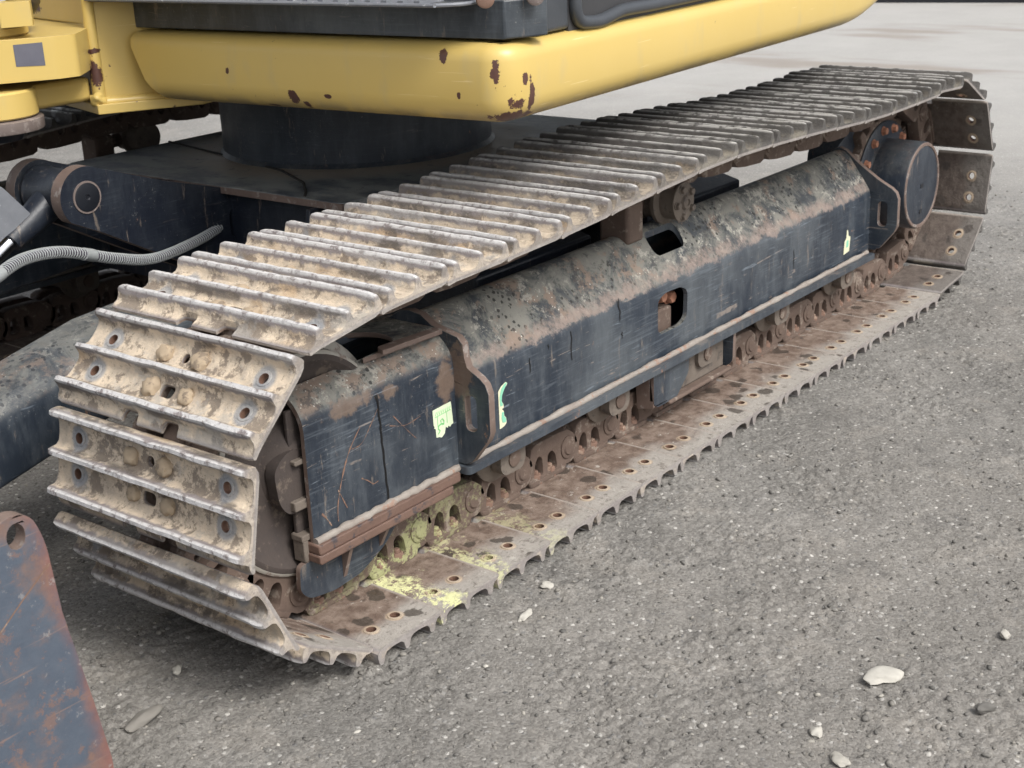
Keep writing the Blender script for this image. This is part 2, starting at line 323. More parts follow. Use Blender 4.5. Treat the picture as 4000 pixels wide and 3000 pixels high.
def m_blade():
    t = NT('rusted_blade_plate'); n1 = t.noise(5, 6, rough=.65); n2 = t.noise(30, 6, rough=.7); n3 = t.noise(130, 4)
    col = t.mix(n2, (.050, .066, .095), (.10, .12, .15))
    col = t.mix(t.ss(n1, .47, .60), col, t.mix(n2, (.12, .085, .075), (.22, .14, .11)))
    x = t.sep()[0]
    e = t.math('ADD', x, t.math('MULTIPLY', t.math('SUBTRACT', n1, .5), .10))
    z = t.sep()[2]
    e = t.math('ADD', e, t.math('MULTIPLY', z, .12))
    col = t.mix(t.ss(e, -.745, -.70), col, t.mix(n2, (.13, .055, .05), (.24, .12, .10)))
    mp = t.n('ShaderNodeMapping'); mp.inputs['Rotation'].default_value = (0, .95, 0); mp.inputs['Scale'].default_value = (3, 3, 90); t.l(t.co, mp.inputs[0])
    v = t.n('ShaderNodeTexNoise'); v.inputs['Scale'].default_value = 1.5; t.l(mp.outputs[0], v.inputs[0])
    col = t.mix(t.mul(t.ss(v.outputs[0], .62, .68), .5), col, (.26, .17, .13))
    col = t.mix(t.mul(t.ss(t.noise(34, 7, rough=.8), .54, .60), .6), col, (.20, .115, .085))
    col = t.mix(t.mul(t.ss(t.noise(48, 7, rough=.8), .60, .64), .5), col, (.30, .29, .28))
    b = t.bump(n2, .4, .003); t.bump(n3, .4, .001, b)
    return t.out(col, .58)
MT['blade'] = m_blade()

# ------------------------------------------------------------------ mesh helpers
def finish(me, ang=35):
    for p in me.polygons: p.use_smooth = True
    me.set_sharp_from_angle(angle=rad(ang))

def obj(name, bm, mat, parent=None, ang=35, bevel=0, seg=2, keep=None):
    bmesh.ops.recalc_face_normals(bm, faces=bm.faces)
    me = bpy.data.meshes.new(name); bm.to_mesh(me); bm.free(); finish(me, ang)
    mats = mat if isinstance(mat, (list, tuple)) else [mat]
    for m in mats: me.materials.append(m)
    o = bpy.data.objects.new(name, me); COL.objects.link(o)
    if parent: attach(o, parent)
    if bevel:
        b = o.modifiers.new('bevel', 'BEVEL'); b.width = bevel; b.segments = seg; b.limit_method = 'ANGLE'; b.angle_limit = rad(40)
    return o

def attach(o, parent, local=False):
    o.parent = parent
    if not local: o.matrix_parent_inverse = WM.get(parent.name, Matrix()).inverted()
WM = {}

def rp(pts, r, seg=4):
    """round the corners of a polygon; r a number or one per corner"""
    out = []; n = len(pts)
    for i, p in enumerate(pts):
        ri = r[i] if isinstance(r, (list, tuple)) else r
        a = Vector(pts[i-1]); b = Vector(p); c = Vector(pts[(i+1) % n])
        if ri <= 0: out.append(tuple(b)); continue
        u = (a-b); v = (c-b); k = min(ri, u.length*.49, v.length*.49)
        p0 = b+u.normalized()*k; p1 = b+v.normalized()*k
        for j in range(seg+1):
            t = j/seg; out.append(tuple(p0*(1-t)**2+b*2*t*(1-t)+p1*t*t))
    return out

def P3(ax, a, q):
    return {'x': (a, q[0], q[1]), 'y': (q[0], a, q[1]), 'z': (q[0], q[1], a)}[ax]

def prism(bm, ax, outer, a0, a1, holes=(), mi=0, side_mi=None):
    loops = [list(outer)]+[list(h) for h in holes]
    flat = [q for l in loops for q in l]
    tris = tessellate_polygon([[Vector((q[0], q[1], 0)) for q in l] for l in loops])
    v0 = [bm.verts.new(P3(ax, a0, q)) for q in flat]; v1 = [bm.verts.new(P3(ax, a1, q)) for q in flat]
    for t in tris:
        for vs in (v0, v1):
            try: f = bm.faces.new([vs[i] for i in t]); f.material_index = mi
            except ValueError: pass
    k = 0
    for l in loops:
        n = len(l)
        for i in range(n):
            a, b = k+i, k+(i+1) % n
            f = bm.faces.new((v0[a], v0[b], v1[b], v1[a])); f.material_index = mi if side_mi is None else side_mi
        k += n
    return bm

def box(bm, x0, x1, y0, y1, z0, z1, mi=0):
    return prism(bm, 'z', [(x0, y0), (x1, y0), (x1, y1), (x0, y1)], z0, z1, mi=mi)

def frame_of(d):
    d = d.normalized(); a = Vector((0, 0, 1)) if abs(d.z) < .9 else Vector((1, 0, 0))
    u = d.cross(a).normalized(); return u, d.cross(u)

def tube(bm, pts, r, seg=12, cap=True, mi=0):
    pts = [Vector(p) for p in pts]; rings = []
    d = (pts[1]-pts[0]).normalized(); u, v = frame_of(d)
    for i, p in enumerate(pts):
        dn = (pts[min(i+1, len(pts)-1)]-pts[max(i-1, 0)]).normalized()
        u = (u-dn*u.dot(dn)).normalized(); v = dn.cross(u)
        rr = r[i] if isinstance(r, (list, tuple)) else r
        rings.append([bm.verts.new(p+(u*math.cos(2*math.pi*k/seg)+v*math.sin(2*math.pi*k/seg))*rr) for k in range(seg)])
    for a, b in zip(rings, rings[1:]):
        for k in range(seg): f = bm.faces.new((a[k], a[(k+1) % seg], b[(k+1) % seg], b[k])); f.material_index = mi
    if cap: bm.faces.new(rings[0]).material_index = mi; bm.faces.new(rings[-1][::-1]).material_index = mi
    return bm

def lathe(bm, prof, c, d, seg=48, mi=0, caps=True):
    """prof: (radius, distance along d)"""
    c = Vector(c); d = Vector(d).normalized(); u, v = frame_of(d); rings = []
    for r, a in prof:
        r = max(r, 1e-5)
        rings.append([bm.verts.new(c+d*a+(u*math.cos(2*math.pi*k/seg)+v*math.sin(2*math.pi*k/seg))*r) for k in range(seg)])
    for a, b in zip(rings, rings[1:]):
        for k in range(seg): f = bm.faces.new((a[k], a[(k+1) % seg], b[(k+1) % seg], b[k])); f.material_index = mi
    if caps:
        bm.faces.new(rings[0]).material_index = mi; bm.faces.new(rings[-1][::-1]).material_index = mi
    return bm

def hexhead(bm, c, d, r, h, mi=0, spin=0, washer=True):
    c = Vector(c); d = Vector(d).normalized()
    if washer: lathe(bm, [(r*1.25, 0), (r*1.25, h*.18)], c, d, 16, mi)
    u, v = frame_of(d); R = []
    for (k, a) in ((1, h*.15), (1, h*.85), (.86, h)):
        R.append([bm.verts.new(c+d*a+(u*math.cos(spin+i*math.pi/3)+v*math.sin(spin+i*math.pi/3))*r*k) for i in range(6)])
    for a, b in zip(R, R[1:]):
        for i in range(6): bm.faces.new((a[i], a[(i+1) % 6], b[(i+1) % 6], b[i])).material_index = mi
    bm.faces.new(R[0]).material_index = mi; bm.faces.new(R[-1][::-1]).material_index = mi
    return bm

def cut(o, cutter_bms):
    """real openings: boolean difference, applied"""
    cs = []
    for b in cutter_bms:
        bmesh.ops.recalc_face_normals(b, faces=b.faces)
        me = bpy.data.meshes.new('tmp'); b.to_mesh(me); b.free(); c = bpy.data.objects.new('tmp', me); COL.objects.link(c)
        c.matrix_world = Matrix(); cs.append(c)
        m = o.modifiers.new('cut', 'BOOLEAN'); m.object = c; m.operation = 'DIFFERENCE'; m.solver = 'EXACT'
    bpy.context.view_layer.update()
    dg = bpy.context.evaluated_depsgraph_get()
    me = bpy.data.meshes.new_from_object(o.evaluated_get(dg)); old = o.data; o.modifiers.clear(); o.data = me
    me.name = old.name
    for c in cs: d = c.data; bpy.data.objects.remove(c); bpy.data.meshes.remove(d)
    finish(me); return o

def cr_spline(P, n):
    P = [Vector(p) for p in P]; out = []
    for i in range(len(P)-1):
        a = P[max(i-1, 0)]; b = P[i]; c = P[i+1]; d = P[min(i+2, len(P)-1)]
        for j in range(n):
            t = j/n; out.append(.5*((2*b)+(c-a)*t+(2*a-5*b+4*c-d)*t*t+(3*b-a-3*c+d)*t**3))
    out.append(P[-1]); return out

def tagk(o, kind=None, label=None, cat=None, group=None):
    if kind: o['kind'] = kind
    if label: o['label'] = label
    if cat: o['category'] = cat
    if group: o['group'] = group
    return o

# ------------------------------------------------------------------ ground
GZ = .0105
import numpy as np
def vnoise(x, y, f, seed):
    rs = np.random.RandomState(seed); n = 1024; T = rs.rand(n, n); X = x*f+500.3; Yv = y*f+500.7
    i = np.floor(X).astype(int); j = np.floor(Yv).astype(int); u = X-i; v = Yv-j; u = u*u*(3-2*u); v = v*v*(3-2*v); i %= n; j %= n; i1 = (i+1) % n; j1 = (j+1) % n
    return (T[i, j]*(1-u)+T[i1, j]*u)*(1-v)+(T[i, j1]*(1-u)+T[i1, j1]*u)*v-.5
def relief(x, y):
    z = vnoise(x, y, 3, 1)*.006+vnoise(x, y, 11, 2)*.005+vnoise(x, y, 34, 3)*.0045
    m = np.clip(vnoise(x, y, 6, 9)*3+.75, .35, 1.3)
    g = np.abs(vnoise(x, y, 85, 4))*.009+vnoise(x+y*.3, y, 150, 5)*.004
    return z+(g-.003)*m-.0015
bm = bmesh.new()
for a in ((-60, -60), (60, -60), (60, 60), (-60, 60)): bm.verts.new((a[0], a[1], GZ-.006))
bm.faces.new(bm.verts[:])
g = obj('ground', bm, MT['ground']); g['kind'] = 'structure'
xs = np.arange(-1.15, 3.6, .0046); ys = np.arange(-1.35, .95, .0046)
XX, YY = np.meshgrid(xs, ys, indexing='ij'); ZZ = relief(XX, YY)
ed = np.minimum.reduce([XX-xs[0], xs[-1]-XX, YY-ys[0], ys[-1]-YY]); ed = np.clip(ed/.25, 0, 1); ZZ = GZ-.0055*(1-ed)+ZZ*ed
nx, ny = XX.shape; V = np.stack([XX, YY, ZZ], -1).reshape(-1, 3); ii = (np.arange(nx-1)[:, None]*ny+np.arange(ny-1)[None]).ravel()
Q = np.stack([ii, ii+ny, ii+ny+1, ii+1], -1)
me = bpy.data.meshes.new('gravel_surface'); me.vertices.add(len(V)); me.vertices.foreach_set('co', V.ravel()); me.loops.add(Q.size); me.loops.foreach_set('vertex_index', Q.ravel().astype(np.int32))
me.polygons.add(len(Q)); me.polygons.foreach_set('loop_start', np.arange(0, Q.size, 4, dtype=np.int32)); me.update(calc_edges=True); me.polygons.foreach_set('use_smooth', np.ones(len(Q), dtype=bool))
me.materials.append(MT['ground']); g2 = bpy.data.objects.new('gravel_surface', me); COL.objects.link(g2); g2['kind'] = 'structure'
bm = bmesh.new(); prism(bm, 'z', [(9.75, 6.5), (12.45, -6), (12.85, -6), (10.15, 6.6)], GZ-.01, GZ+.22)
far_strip = obj('far_dark_strip', bm, MT['black'], bevel=.01); tagk(far_strip, 'structure')  # long low dark strip across the far edge of the ground

# ------------------------------------------------------------------ the excavator
EX = bpy.data.objects.new('excavator', None); COL.objects.link(EX); EX.location = (.965, 1.125, GZ)
WM['excavator'] = Matrix.Translation(EX.location)
tagk(EX, label='yellow and black tracked excavator with muddy steel shoes and a rusty blade, parked on gravel', cat='excavator')

# ---- shoe poses (x, z of the inner face, travel angle) measured off the photograph
Ztop = [.6057, .6189, .6224, .6263, .6326, .6426, .6517, .6586, .6588, .6539, .6476, .6393, .6338, .6329, .6344, .6376]
PZ = []
def pose(x, z, ang): PZ.append((x, z, ang))          # ang: direction of travel in the xz plane
for k in range(15): pose(-.158+.153*k, .04, 0.0)
SC = (2.12, .33)
for (x, z) in ((2.1465, .0555), (2.295, .1335), (2.386, .28), (2.3675, .45), (2.244, .574)):
    pose(x, z, math.atan2(z-SC[1], x-SC[0])+math.pi/2)
for k in range(15, -1, -1):
    za = Ztop[max(k-1, 0)]; zb = Ztop[min(k+1, 15)]; dx = .153*(min(k+1, 15)-max(k-1, 0))
    sl = math.atan2(zb-za, dx)
    if k == 0: sl = rad(8)
    if k == 15: sl = rad(-3)
    pose(-.2272+.153*k, Ztop[k]-.0325, math.pi+sl)
IC = (-.19, .31)
for (x, z) in ((-.393, .526), (-.472, .369), (-.455, .188), (-.33, .062)):
    a = math.atan2(z-IC[1], x-IC[0]); r = math.hypot(z-IC[1], x-IC[0])-.0325
    pose(IC[0]+r*math.cos(a), IC[1]+r*math.sin(a), a+math.pi/2)
def mpose(x, z, ang, y0):
    s = Vector((math.cos(ang), 0, math.sin(ang))); h = Vector((math.sin(ang), 0, -math.cos(ang))); y = h.cross(s)
    m = Matrix((s, y, h)).transposed().to_4x4(); m.translation = Vector((x, y0+.225, z)); return m

# ---- shoe mesh (local: x travel, y across, z outward), four worn variants
PROF = [(-70, 8), (-61, 2), (-50, 0), (-20, 0), (20, 0), (50, 0), (66, 0), (76, -.8), (83, -1.6), (88, -2), (90, 0), (89.5, 4), (83, 7), (77, 9), (73, 12), (70, 19), (68, 30), (66, 33), (60, 33.2), (57, 29.5), (54.5, 17.5), (49, 10.8), (38, 8.6),
        (26, 8.2), (15, 9.2), (8.5, 15.5), (5.2, 28), (3.4, 32.4), (-3, 32.6), (-5, 28), (-8.5, 15.5), (-15, 9.2), (-26, 8.2), (-38, 8.6), (-49, 10.8), (-54.5, 17.5), (-57, 29), (-60, 33), (-65.5, 33.2), (-68, 28), (-70.5, 16)]
def shoe_mesh(seed):
    rs = random.Random(seed); bm = bmesh.new()
    ys = [-.225, -.222, -.216, -.207, -.195]+[-.18+i*.018 for i in range(21)]+[.195, .207, .216, .222, .225]
    rings = []
    for y in ys:
        e = .225-abs(y)
        k = min(1, .84+.16*min(1, e/.012)**.5); ring = []
        for (s, h) in PROF:
            hh = 9+(h-9)*k if h > 10 else h
            if h > 20: hh += noise.noise(Vector((s*.02+seed*7, y*26, seed)))*1.7+noise.noise(Vector((s*.02, y*90, seed*3)))*.5
            ss = s+(noise.noise(Vector((s*.03+5, y*20, seed*5)))*1.6 if abs(h) > 12 else 0)
            if e < .008 and abs(s) > 76: ss *= 1-.03*(1-e/.008)
            if 6 < h < 13 and k < 1: hh += (1-k)*5
            ring.append(bm.verts.new((ss/1000, y, hh/1000)))
        rings.append(ring)
    n = len(PROF)
    for a, b in zip(rings, rings[1:]):
        for i in range(n): bm.faces.new((a[i], a[(i+1) % n], b[(i+1) % n], b[i]))
    for r, z in ((rings[0], 1), (rings[-1], 0)):
        ts = tessellate_polygon([[Vector((v.co.x, v.co.z, 0)) for v in r]])
        for t in ts: bm.faces.new([r[i] for i in t])
    o = obj('track_shoe', bm, MT['shoe'])
    cb = bmesh.new()
    for sy in (-1, 1):
        for sx in (-1, 1): lathe(cb, [(.0086, -.01), (.0086, .02)], (sx*.0286, sy*.172, 0), (0, 0, 1), 20)
        prism(cb, 'z', rp([(.071, sy*.028), (.12, sy*.028), (.12, sy*.064), (.071, sy*.064)], .006), -.02, .016)
    lathe(cb, [(.0088, -.01), (.0088, .02)], (-.0286, 0, 0), (0, 0, 1), 18)
    prism(cb, 'z', rp([(.018, -.016), (.039, -.016), (.039, .016), (.018, .016)], .009, 5), -.01, .02)
    cut(o, [cb])
    b2 = bmesh.new(); b2.from_mesh(o.data)
    for sy in (-1, 1):
        for sx in (-1, 1):
            for (z0, z1) in ((-.0016, .0004), (.0080, .0104)):
                lathe(b2, [(.0088, z0), (.0126, z0), (.0135, (z0+z1)/2), (.0126, z1), (.0088, z1), (.0088, z0)], (sx*.0286, sy*.172, 0), (0, 0, 1), 20, caps=False)
    b2.to_mesh(o.data); b2.free(); finish(o.data, 40)
    me = o.data; bpy.data.objects.remove(o); return me
SH = [shoe_mesh(i+1) for i in range(4)]

def lump_mesh(seed):
    bm = bmesh.new(); bmesh.ops.create_icosphere(bm, subdivisions=3, radius=.0155)
    for v in bm.verts:
        n = v.co.normalized(); v.co += n*(noise.noise(n*2.2+Vector((seed, 0, 0)))*.005+noise.noise(n*6+Vector((0, seed, 0)))*.0018)
        v.co.z *= .95
        if v.co.z > .010: v.co.z = .010+(v.co.z-.010)*.35
    me = bpy.data.meshes.new('bolt_head'); bm.to_mesh(me); bm.free(); finish(me, 60); me.materials.append(MT['mudlump']); return me
LUMP = [lump_mesh(i*3.3) for i in range(3)]
bm = bmesh.new(); hexhead(bm, (0, 0, 0), (0, 0, -1), .0125, .019); lathe(bm, [(.007, .018), (.007, .024), (.005, .0255)], (0, 0, 0), (0, 0, -1), 12)
NUT = obj('bolt', bm, MT['bolt'], ang=30); nut_me = NUT.data; bpy.data.objects.remove(NUT)

# ---- link mesh (local: x travel, y across, z outward; inner side negative z)
def link_mesh():
    bm = bmesh.new()
    def arc(cx, cz, r, a0, a1, n=7): return [(cx+r*math.cos(rad(a0+(a1-a0)*i/n)), cz+r*math.sin(rad(a0+(a1-a0)*i/n))) for i in range(n+1)]
    body = [(-.052, -.0005), (.066, -.0005), (.070, -.010)]+arc(.0765, -.042, .034, 75, -55, 8)+[(.078, -.083), (.040, -.086), (-.030, -.086), (-.045, -.080), (-.050, -.060), (-.062, -.020)]
    w1 = rp([(-.040, -.013), (-.008, -.013), (-.010, -.052), (-.022, -.060), (-.034, -.048)], .008, 3)
    w2 = rp([(.006, -.013), (.040, -.013), (.034, -.046), (.022, -.058), (.008, -.052)], .008, 3)
    for sy in (-1, 1):
        prism(bm, 'y', body, sy*.020, sy*.053, holes=[w1, w2])
        prism(bm, 'y', arc(-.0765, -.045, .024, 0, 360, 16)[:-1], sy*.012, sy*.030)
        prism(bm, 'y', [(-.075, -.022), (-.04, -.004), (-.04, -.080), (-.075, -.069)], sy*.0125, sy*.029)
        lathe(bm, [(.017, 0), (.017, .004), (.014, .007), (.012, .0072), (.0, .0072)], (.0765, sy*.0525, -.045), (0, sy, 0), 20)
        lathe(bm, [(.024, 0), (.024, .003), (.020, .004)], (.0765, sy*.0525, -.045), (0, sy, 0), 24)
        # foot flange that the shoe is bolted to
        prism(bm, 'z', rp([(-.055, sy*.050), (.064, sy*.050), (.060, sy*.058), (-.050, sy*.058)], .004, 2), -.010, -.0008)
    lathe(bm, [(.019, -.03), (.019, .03)], (-.0765, 0, -.045), (0, 1, 0), 18)
    o = obj('chain_link', bm, MT['chain'], bevel=.003, seg=2)
    dg = bpy.context.evaluated_depsgraph_get(); bpy.context.view_layer.update(); dg = bpy.context.evaluated_depsgraph_get()
    me = bpy.data.meshes.new_from_object(o.evaluated_get(dg)); me.name = 'chain_link'; finish(me, 35); bpy.data.objects.remove(o); return me
LK = link_mesh()

NS = len(PZ)
def put(name, me, mat4, parent):
    o = bpy.data.objects.new(name, me); COL.objects.link(o); attach(o, parent); o.matrix_basis = mat4; return o
for trk in (0, 1):
    y0 = 0 if trk == 0 else 1.80
    for i, (x, z, a) in enumerate(PZ):
        m = mpose(x, z, a, y0)
        if trk == 1: m = m @ Matrix.Rotation(0, 4, 'Z')
        s = put('track_shoe', SH[(i*7+trk) % 4], m, EX)
        if i in (15, 16, 17, 18, 19): s.scale = (1.09, 1, 1)
        age = 0; mud = .95
        if 20 <= i < 36:                      # upper run, i=20 is the far end
            k = 35-i; mud = .95 if k < 4 else (.55 if k < 7 else .1); age = 0 if k < 3 else min(.9, (k-2)*.16)
        elif i >= 36: mud = 1.15
        elif i in (15, 16, 17, 18, 19): mud = -.5; age = .9
        else: mud = .1
        s['mud'] = float(mud if trk == 0 else -.4); s['age'] = float(age if trk == 0 else .9); s['moss'] = float({1: 1.0, 2: .6, 3: .3}.get(i, 0) if trk == 0 else 0)
        if trk == 0 and (i >= 26):
            for sx in (-1, 1):
                for sy in (-1, 1):
                    b = bpy.data.objects.new('bolt_head', LUMP[(i+sx+sy) % 3]); COL.objects.link(b); attach(b, s, True)
                    b.matrix_basis = Matrix.Translation((sx*.0286, sy*.040+(.006 if sx > 0 else -.004), .0085)) @ Matrix.Rotation(i*1.3+sx+sy*2, 4, 'Z') @ Matrix.Scale(random.uniform(.85, 1.1), 4)
        if trk == 0 and i < 16:
            for sx in (-1, 1):
                b = bpy.data.objects.new('bolt', nut_me); COL.objects.link(b); attach(b, s, True)
                b['moss'] = s['moss']
                b.matrix_basis = Matrix.Translation((sx*.0235, .043, -.0008)) @ Matrix.Rotation(random.random(), 4, 'Z')
        # chain link: keep pins on the path between the neighbours
        l = put('chain_link', LK, m, EX); l['moss'] = float({0: .25, 1: .62, 2: .35}.get(i, 0) if trk == 0 else 0)

# ---- near track frame (world coordinates; its plates are mirrored about the track centre)
def track_frame(y0, near):
    nm = 'track_frame'
    Y = lambda y: y0+y
    mir = lambda pts: [(Y(p[0]), p[1]) for p in pts]+[(Y(.45-p[0]), p[1]) for p in reversed(pts)]
    half_o = [(.13, .199), (.13, .340), (.1315, .353), (.136, .365), (.143, .376), (.152, .389), (.19, .441), (.200, .453), (.212, .460), (.225, .4625)]
    half_i = [(.14, .199), (.14, .340), (.141, .349), (.145, .358), (.151, .369), (.160, .382), (.197, .433), (.205, .442), (.214, .448), (.225, .450)]
    out = mir(half_o[:-1]); out = out[:len(half_o)-1]+[(Y(.225), .4625)]+out[len(half_o)-1:]
    inn = mir(half_i[:-1]); inn = inn[:len(half_i)-1]+[(Y(.225), .450)]+inn[len(half_i)-1:]
    bm = bmesh.new(); poly = out+inn[::-1]; n = len(out)
    # shell swept along x in many stations
    xs = [.15+i*(1.725/60) for i in range(61)]; R = []
    for x in xs: R.append([bm.verts.new((x, p[0], p[1])) for p in poly])
    N = len(poly)
    for a, b in zip(R, R[1:]):
        for i in range(N): bm.faces.new((a[i], a[(i+1) % N], b[(i+1) % N], b[i]))
    for r in (R[0], R[-1]):
        for i in range(n-1): bm.faces.new((r[i], r[i+1], r[N-2-i], r[N-1-i]))
    fr = obj(nm, bm, MT['frame'], EX)
    if near:
        c1 = bmesh.new(); prism(c1, 'y', rp([(.810, .262), (.822, .252), (.905, .252), (.928, .264), (.931, .322), (.905, .338), (.838, .340), (.810, .328)], [.008, .01, .012, .012, .012, .016, .016, .012], 4), .10, .17)
        c2 = bmesh.new(); prism(c2, 'z', rp([(.862, .166), (.985, .166), (.985, .204), (.862, .204)], .019, 6), .3, .6)
        cut(fr, [c1, c2])
        bmx = bmesh.new(); box(bmx, .850, .915, .160, .19, .235, .290); obj('spring_housing', bmx, MT['chain'], fr, bevel=.006)
        for (bx, bz) in ((.922, .304), (.885, .315)):
            bmx = bmesh.new(); hexhead(bmx, (bx, .178, bz), (0, -1, 0), .014, .018); obj('bolt', bmx, MT['bolt_orange'], fr)
    # bulkhead plates
    for bx in (.15, 1.875):
        h = [(.072, .372), (.060, .362), (.053, .345), (.053, .272), (.060, .256), (.098, .208), (.112, .2005)]
        topc = [(.225, .472), (.20, .468), (.175, .452), (.1185, .440), (.106, .428), (.104, .404), (.098, .386)] if bx < 1 else [(.225, .470), (.205, .462), (.180, .440), (.150, .418), (.110, .392)]
        pl = topc+h
        pts = [(Y(p[0]), p[1]) for p in pl]+[(Y(.45-p[0]), p[1]) for p in reversed(pl[1:])]
        hol = [rp([(Y(.082), .268), (Y(.108), .268), (Y(.108), .335), (Y(.082), .335)], .0125, 5), rp([(Y(.342), .268), (Y(.368), .268), (Y(.368), .335), (Y(.342), .335)], .0125, 5)]
        inner = rp([(Y(.145), .21), (Y(.305), .21), (Y(.305), .36), (Y(.145), .36)], .02)
        bm = bmesh.new(); prism(bm, 'x', pts, bx-.008, bx+.008, holes=hol+[inner], mi=0, side_mi=1)
        obj('bulkhead', bm, [MT['bulk'], MT['edge']], fr, bevel=.0015, seg=2)
    # bottom flange and its weld bead
    bm = bmesh.new(); prism(bm, 'z', rp([(.135, Y(.100)), (1.845, Y(.100)), (1.845, Y(.35)), (.135, Y(.35))], [.012, .004, .004, .012]), .184, .1985)
    obj('flange', bm, MT['flange'], fr, bevel=.003, seg=3)
    for sy, nmz in ((.118, 0), (.332, 1)):
        bm = bmesh.new(); pts = []; rr = []
        for i in range(240):
            x = .152+i*(1.68/239); rr.append(.0066+.0003*math.sin(i*1.9)+noise.noise(Vector((i*.13, sy, 0)))*.0035)
            pts.append((x, Y(sy)+noise.noise(Vector((i*.11, 3, 0)))*.003, .2015))
        tube(bm, pts, rr, 8); obj('weld_bead', bm, MT['weld'], fr, ang=70)
    if not near: return fr
    # front section: bent side plates open towards the idler
    for sg in (0, 1):
        q = lambda y: Y(y) if sg == 0 else Y(.45-y)
        o_ = [(.13, .185), (.13, .382), (.132, .398), (.138, .412), (.147, .424), (.158, .434), (.172, .4445)]
        i_ = [(.138, .185), (.138, .380), (.140, .394), (.145, .406), (.153, .417), (.163, .426), (.175, .4345)]
        ps = [(q(a), b) for a, b in o_]+[(q(a), b) for a, b in reversed(i_)]
        bm = bmesh.new(); xs = [-.222+i*.364/20 for i in range(21)]; R = [[bm.verts.new((x, p[0], p[1])) for p in ps] for x in xs]; N = len(ps)
        for a, b in zip(R, R[1:]):
            for i in range(N): bm.faces.new((a[i], a[(i+1) % N], b[(i+1) % N], b[i]))
        for r in (R[0], R[-1]):
            for i in range(len(o_)-1): bm.faces.new((r[i], r[i+1], r[N-2-i], r[N-1-i])).material_index = 1
        obj('front_side_plate', bm, [MT['front'], MT['edge']], fr)
    arc = [(.0+.066*math.cos(a), .225+.062*math.sin(a)) for a in [rad(-90+i*12) for i in range(16)]]
    pl = [(-.045, .166), (-.045, .163)]+arc+[(-.045, .287), (-.045, .284), (.142, .284), (.142, .166)]
    pl = [(-.045, .1635)]+arc+[(-.045, .2865), (-.045, .281), (-.045, .281)]
    pl = [(.142, .168), (-.05, .168)]+[(max(-.05, a), b) for a, b in arc]+[(-.05, .282), (.142, .282)]
    outer = [(.142, .150), (-.05, .160), (-.045, .163)]+arc[1:-1]+[(-.045, .287), (-.05, .290), (.142, .300)]
    bm = bmesh.new(); prism(bm, 'z', outer, .4395, .4500, side_mi=1); obj('front_top_plate', bm, [MT['frame'], MT['edge']], fr, bevel=.002)
    bm = bmesh.new(); prism(bm, 'z', rp([(-.022, .140), (.115, .132), (.125, .150), (-.012, .163)], .008), .4505, .4585); obj('slide_strip', bm, MT['edge'], fr, bevel=.003)
    # stepped rail under the front section
    bm = bmesh.new(); box(bm, -.228, .105, .112, .16, .1585, .1735); obj('lower_rail', bm, MT['rusty_flange'], fr, bevel=.003)
    bm = bmesh.new(); box(bm, -.226, .128, .114, .16, .174, .191); obj('upper_rail', bm, MT['rusty_flange'], fr, bevel=.003)
    bm = bmesh.new(); pts = []; rr = []
    for i in range(70):
        x = -.222+i*(.36/69); rr.append(.0072+.0004*math.sin(i*1.7)+noise.noise(Vector((i*.25, 0, 2)))*.0035); pts.append((x, .1265, .1935+noise.noise(Vector((i*.2, 9, 0)))*.003))
    tube(bm, pts, rr, 8); obj('weld_bead', bm, MT['weld'], fr, ang=70)
    # idler yoke inside the open end
    bm = bmesh.new(); box(bm, -.232, -.10, .156, .164, .19, .415); obj('yoke_arm', bm, MT['idler'], fr, bevel=.002)
    for (z0, z1, x0) in ((.328, .336, -.238), (.252, .268, -.246), (.195, .206, -.238)):
        bm = bmesh.new(); box(bm, x0, -.12, .1395, .166, z0, z1); obj('yoke_shelf', bm, MT['roller'], fr, bevel=.002)
    bm = bmesh.new(); prism(bm, 'y', rp([(-.268, .27), (-.274, .33), (-.245, .352), (-.18, .352), (-.18, .245), (-.250, .245)], .02), .150, .172); obj('yoke_bearing', bm, MT['idler'], fr, bevel=.008, seg=3)
    bm = bmesh.new(); box(bm, -.236, -.225, .1395, .165, .158, .196); obj('rail_end', bm, MT['roller'], fr, bevel=.002)
    # tongue that guides the chain below the front
    bm = bmesh.new(); prism(bm, 'y', rp([(-.248, .1575), (-.252, .112), (-.232, .092), (-.176, .083), (-.112, .088), (-.05, .115), (.0, .1575)], .012), .140, .150, side_mi=1)
    tg = obj('chain_guide', bm, [MT['front'], MT['edge']], fr, bevel=.002)
    for rx in (-.155, -.065):
        bm = bmesh.new(); prism(bm, 'x', [(.1395, .1575), (.1395, .098 if rx < -.1 else .118), (.118, .1575)], rx, rx+.008); obj('rib', bm, MT['edge'], tg)
    # centre guard
    bm = bmesh.new(); prism(bm, 'y', rp([(.772, .183), (.772, .108), (.786, .098), (.865, .098), (.915, .142), (.915, .183)], .008), .117, .127, side_mi=1)
    gd = obj('chain_guard', bm, [MT['bulk'], MT['edge']], fr, bevel=.003)
    bm = bmesh.new(); prism(bm, 'x', rp([(.127, .183), (.118, .1), (.16, .092), (.165, .183)], .004), .772, .786); obj('rib', bm, MT['edge'], gd, bevel=.003)
    bm = bmesh.new(); box(bm, .87, 1.10, .135, .147, .098, .1835); obj('guard_plate', bm, MT['roller'], gd, bevel=.003)
    bm = bmesh.new(); box(bm, .83, 1.10, .112, .137, .090, .100); obj('skid_bar', bm, MT['chain'], gd, bevel=.004)
    bm = bmesh.new(); prism(bm, 'x', rp([(.112, .1835), (.114, .11), (.13, .095), (.17, .095), (.17, .1835)], .01), 1.105, 1.117, side_mi=1); obj('guard_end', bm, [MT['bulk'], MT['edge']], gd, bevel=.002)
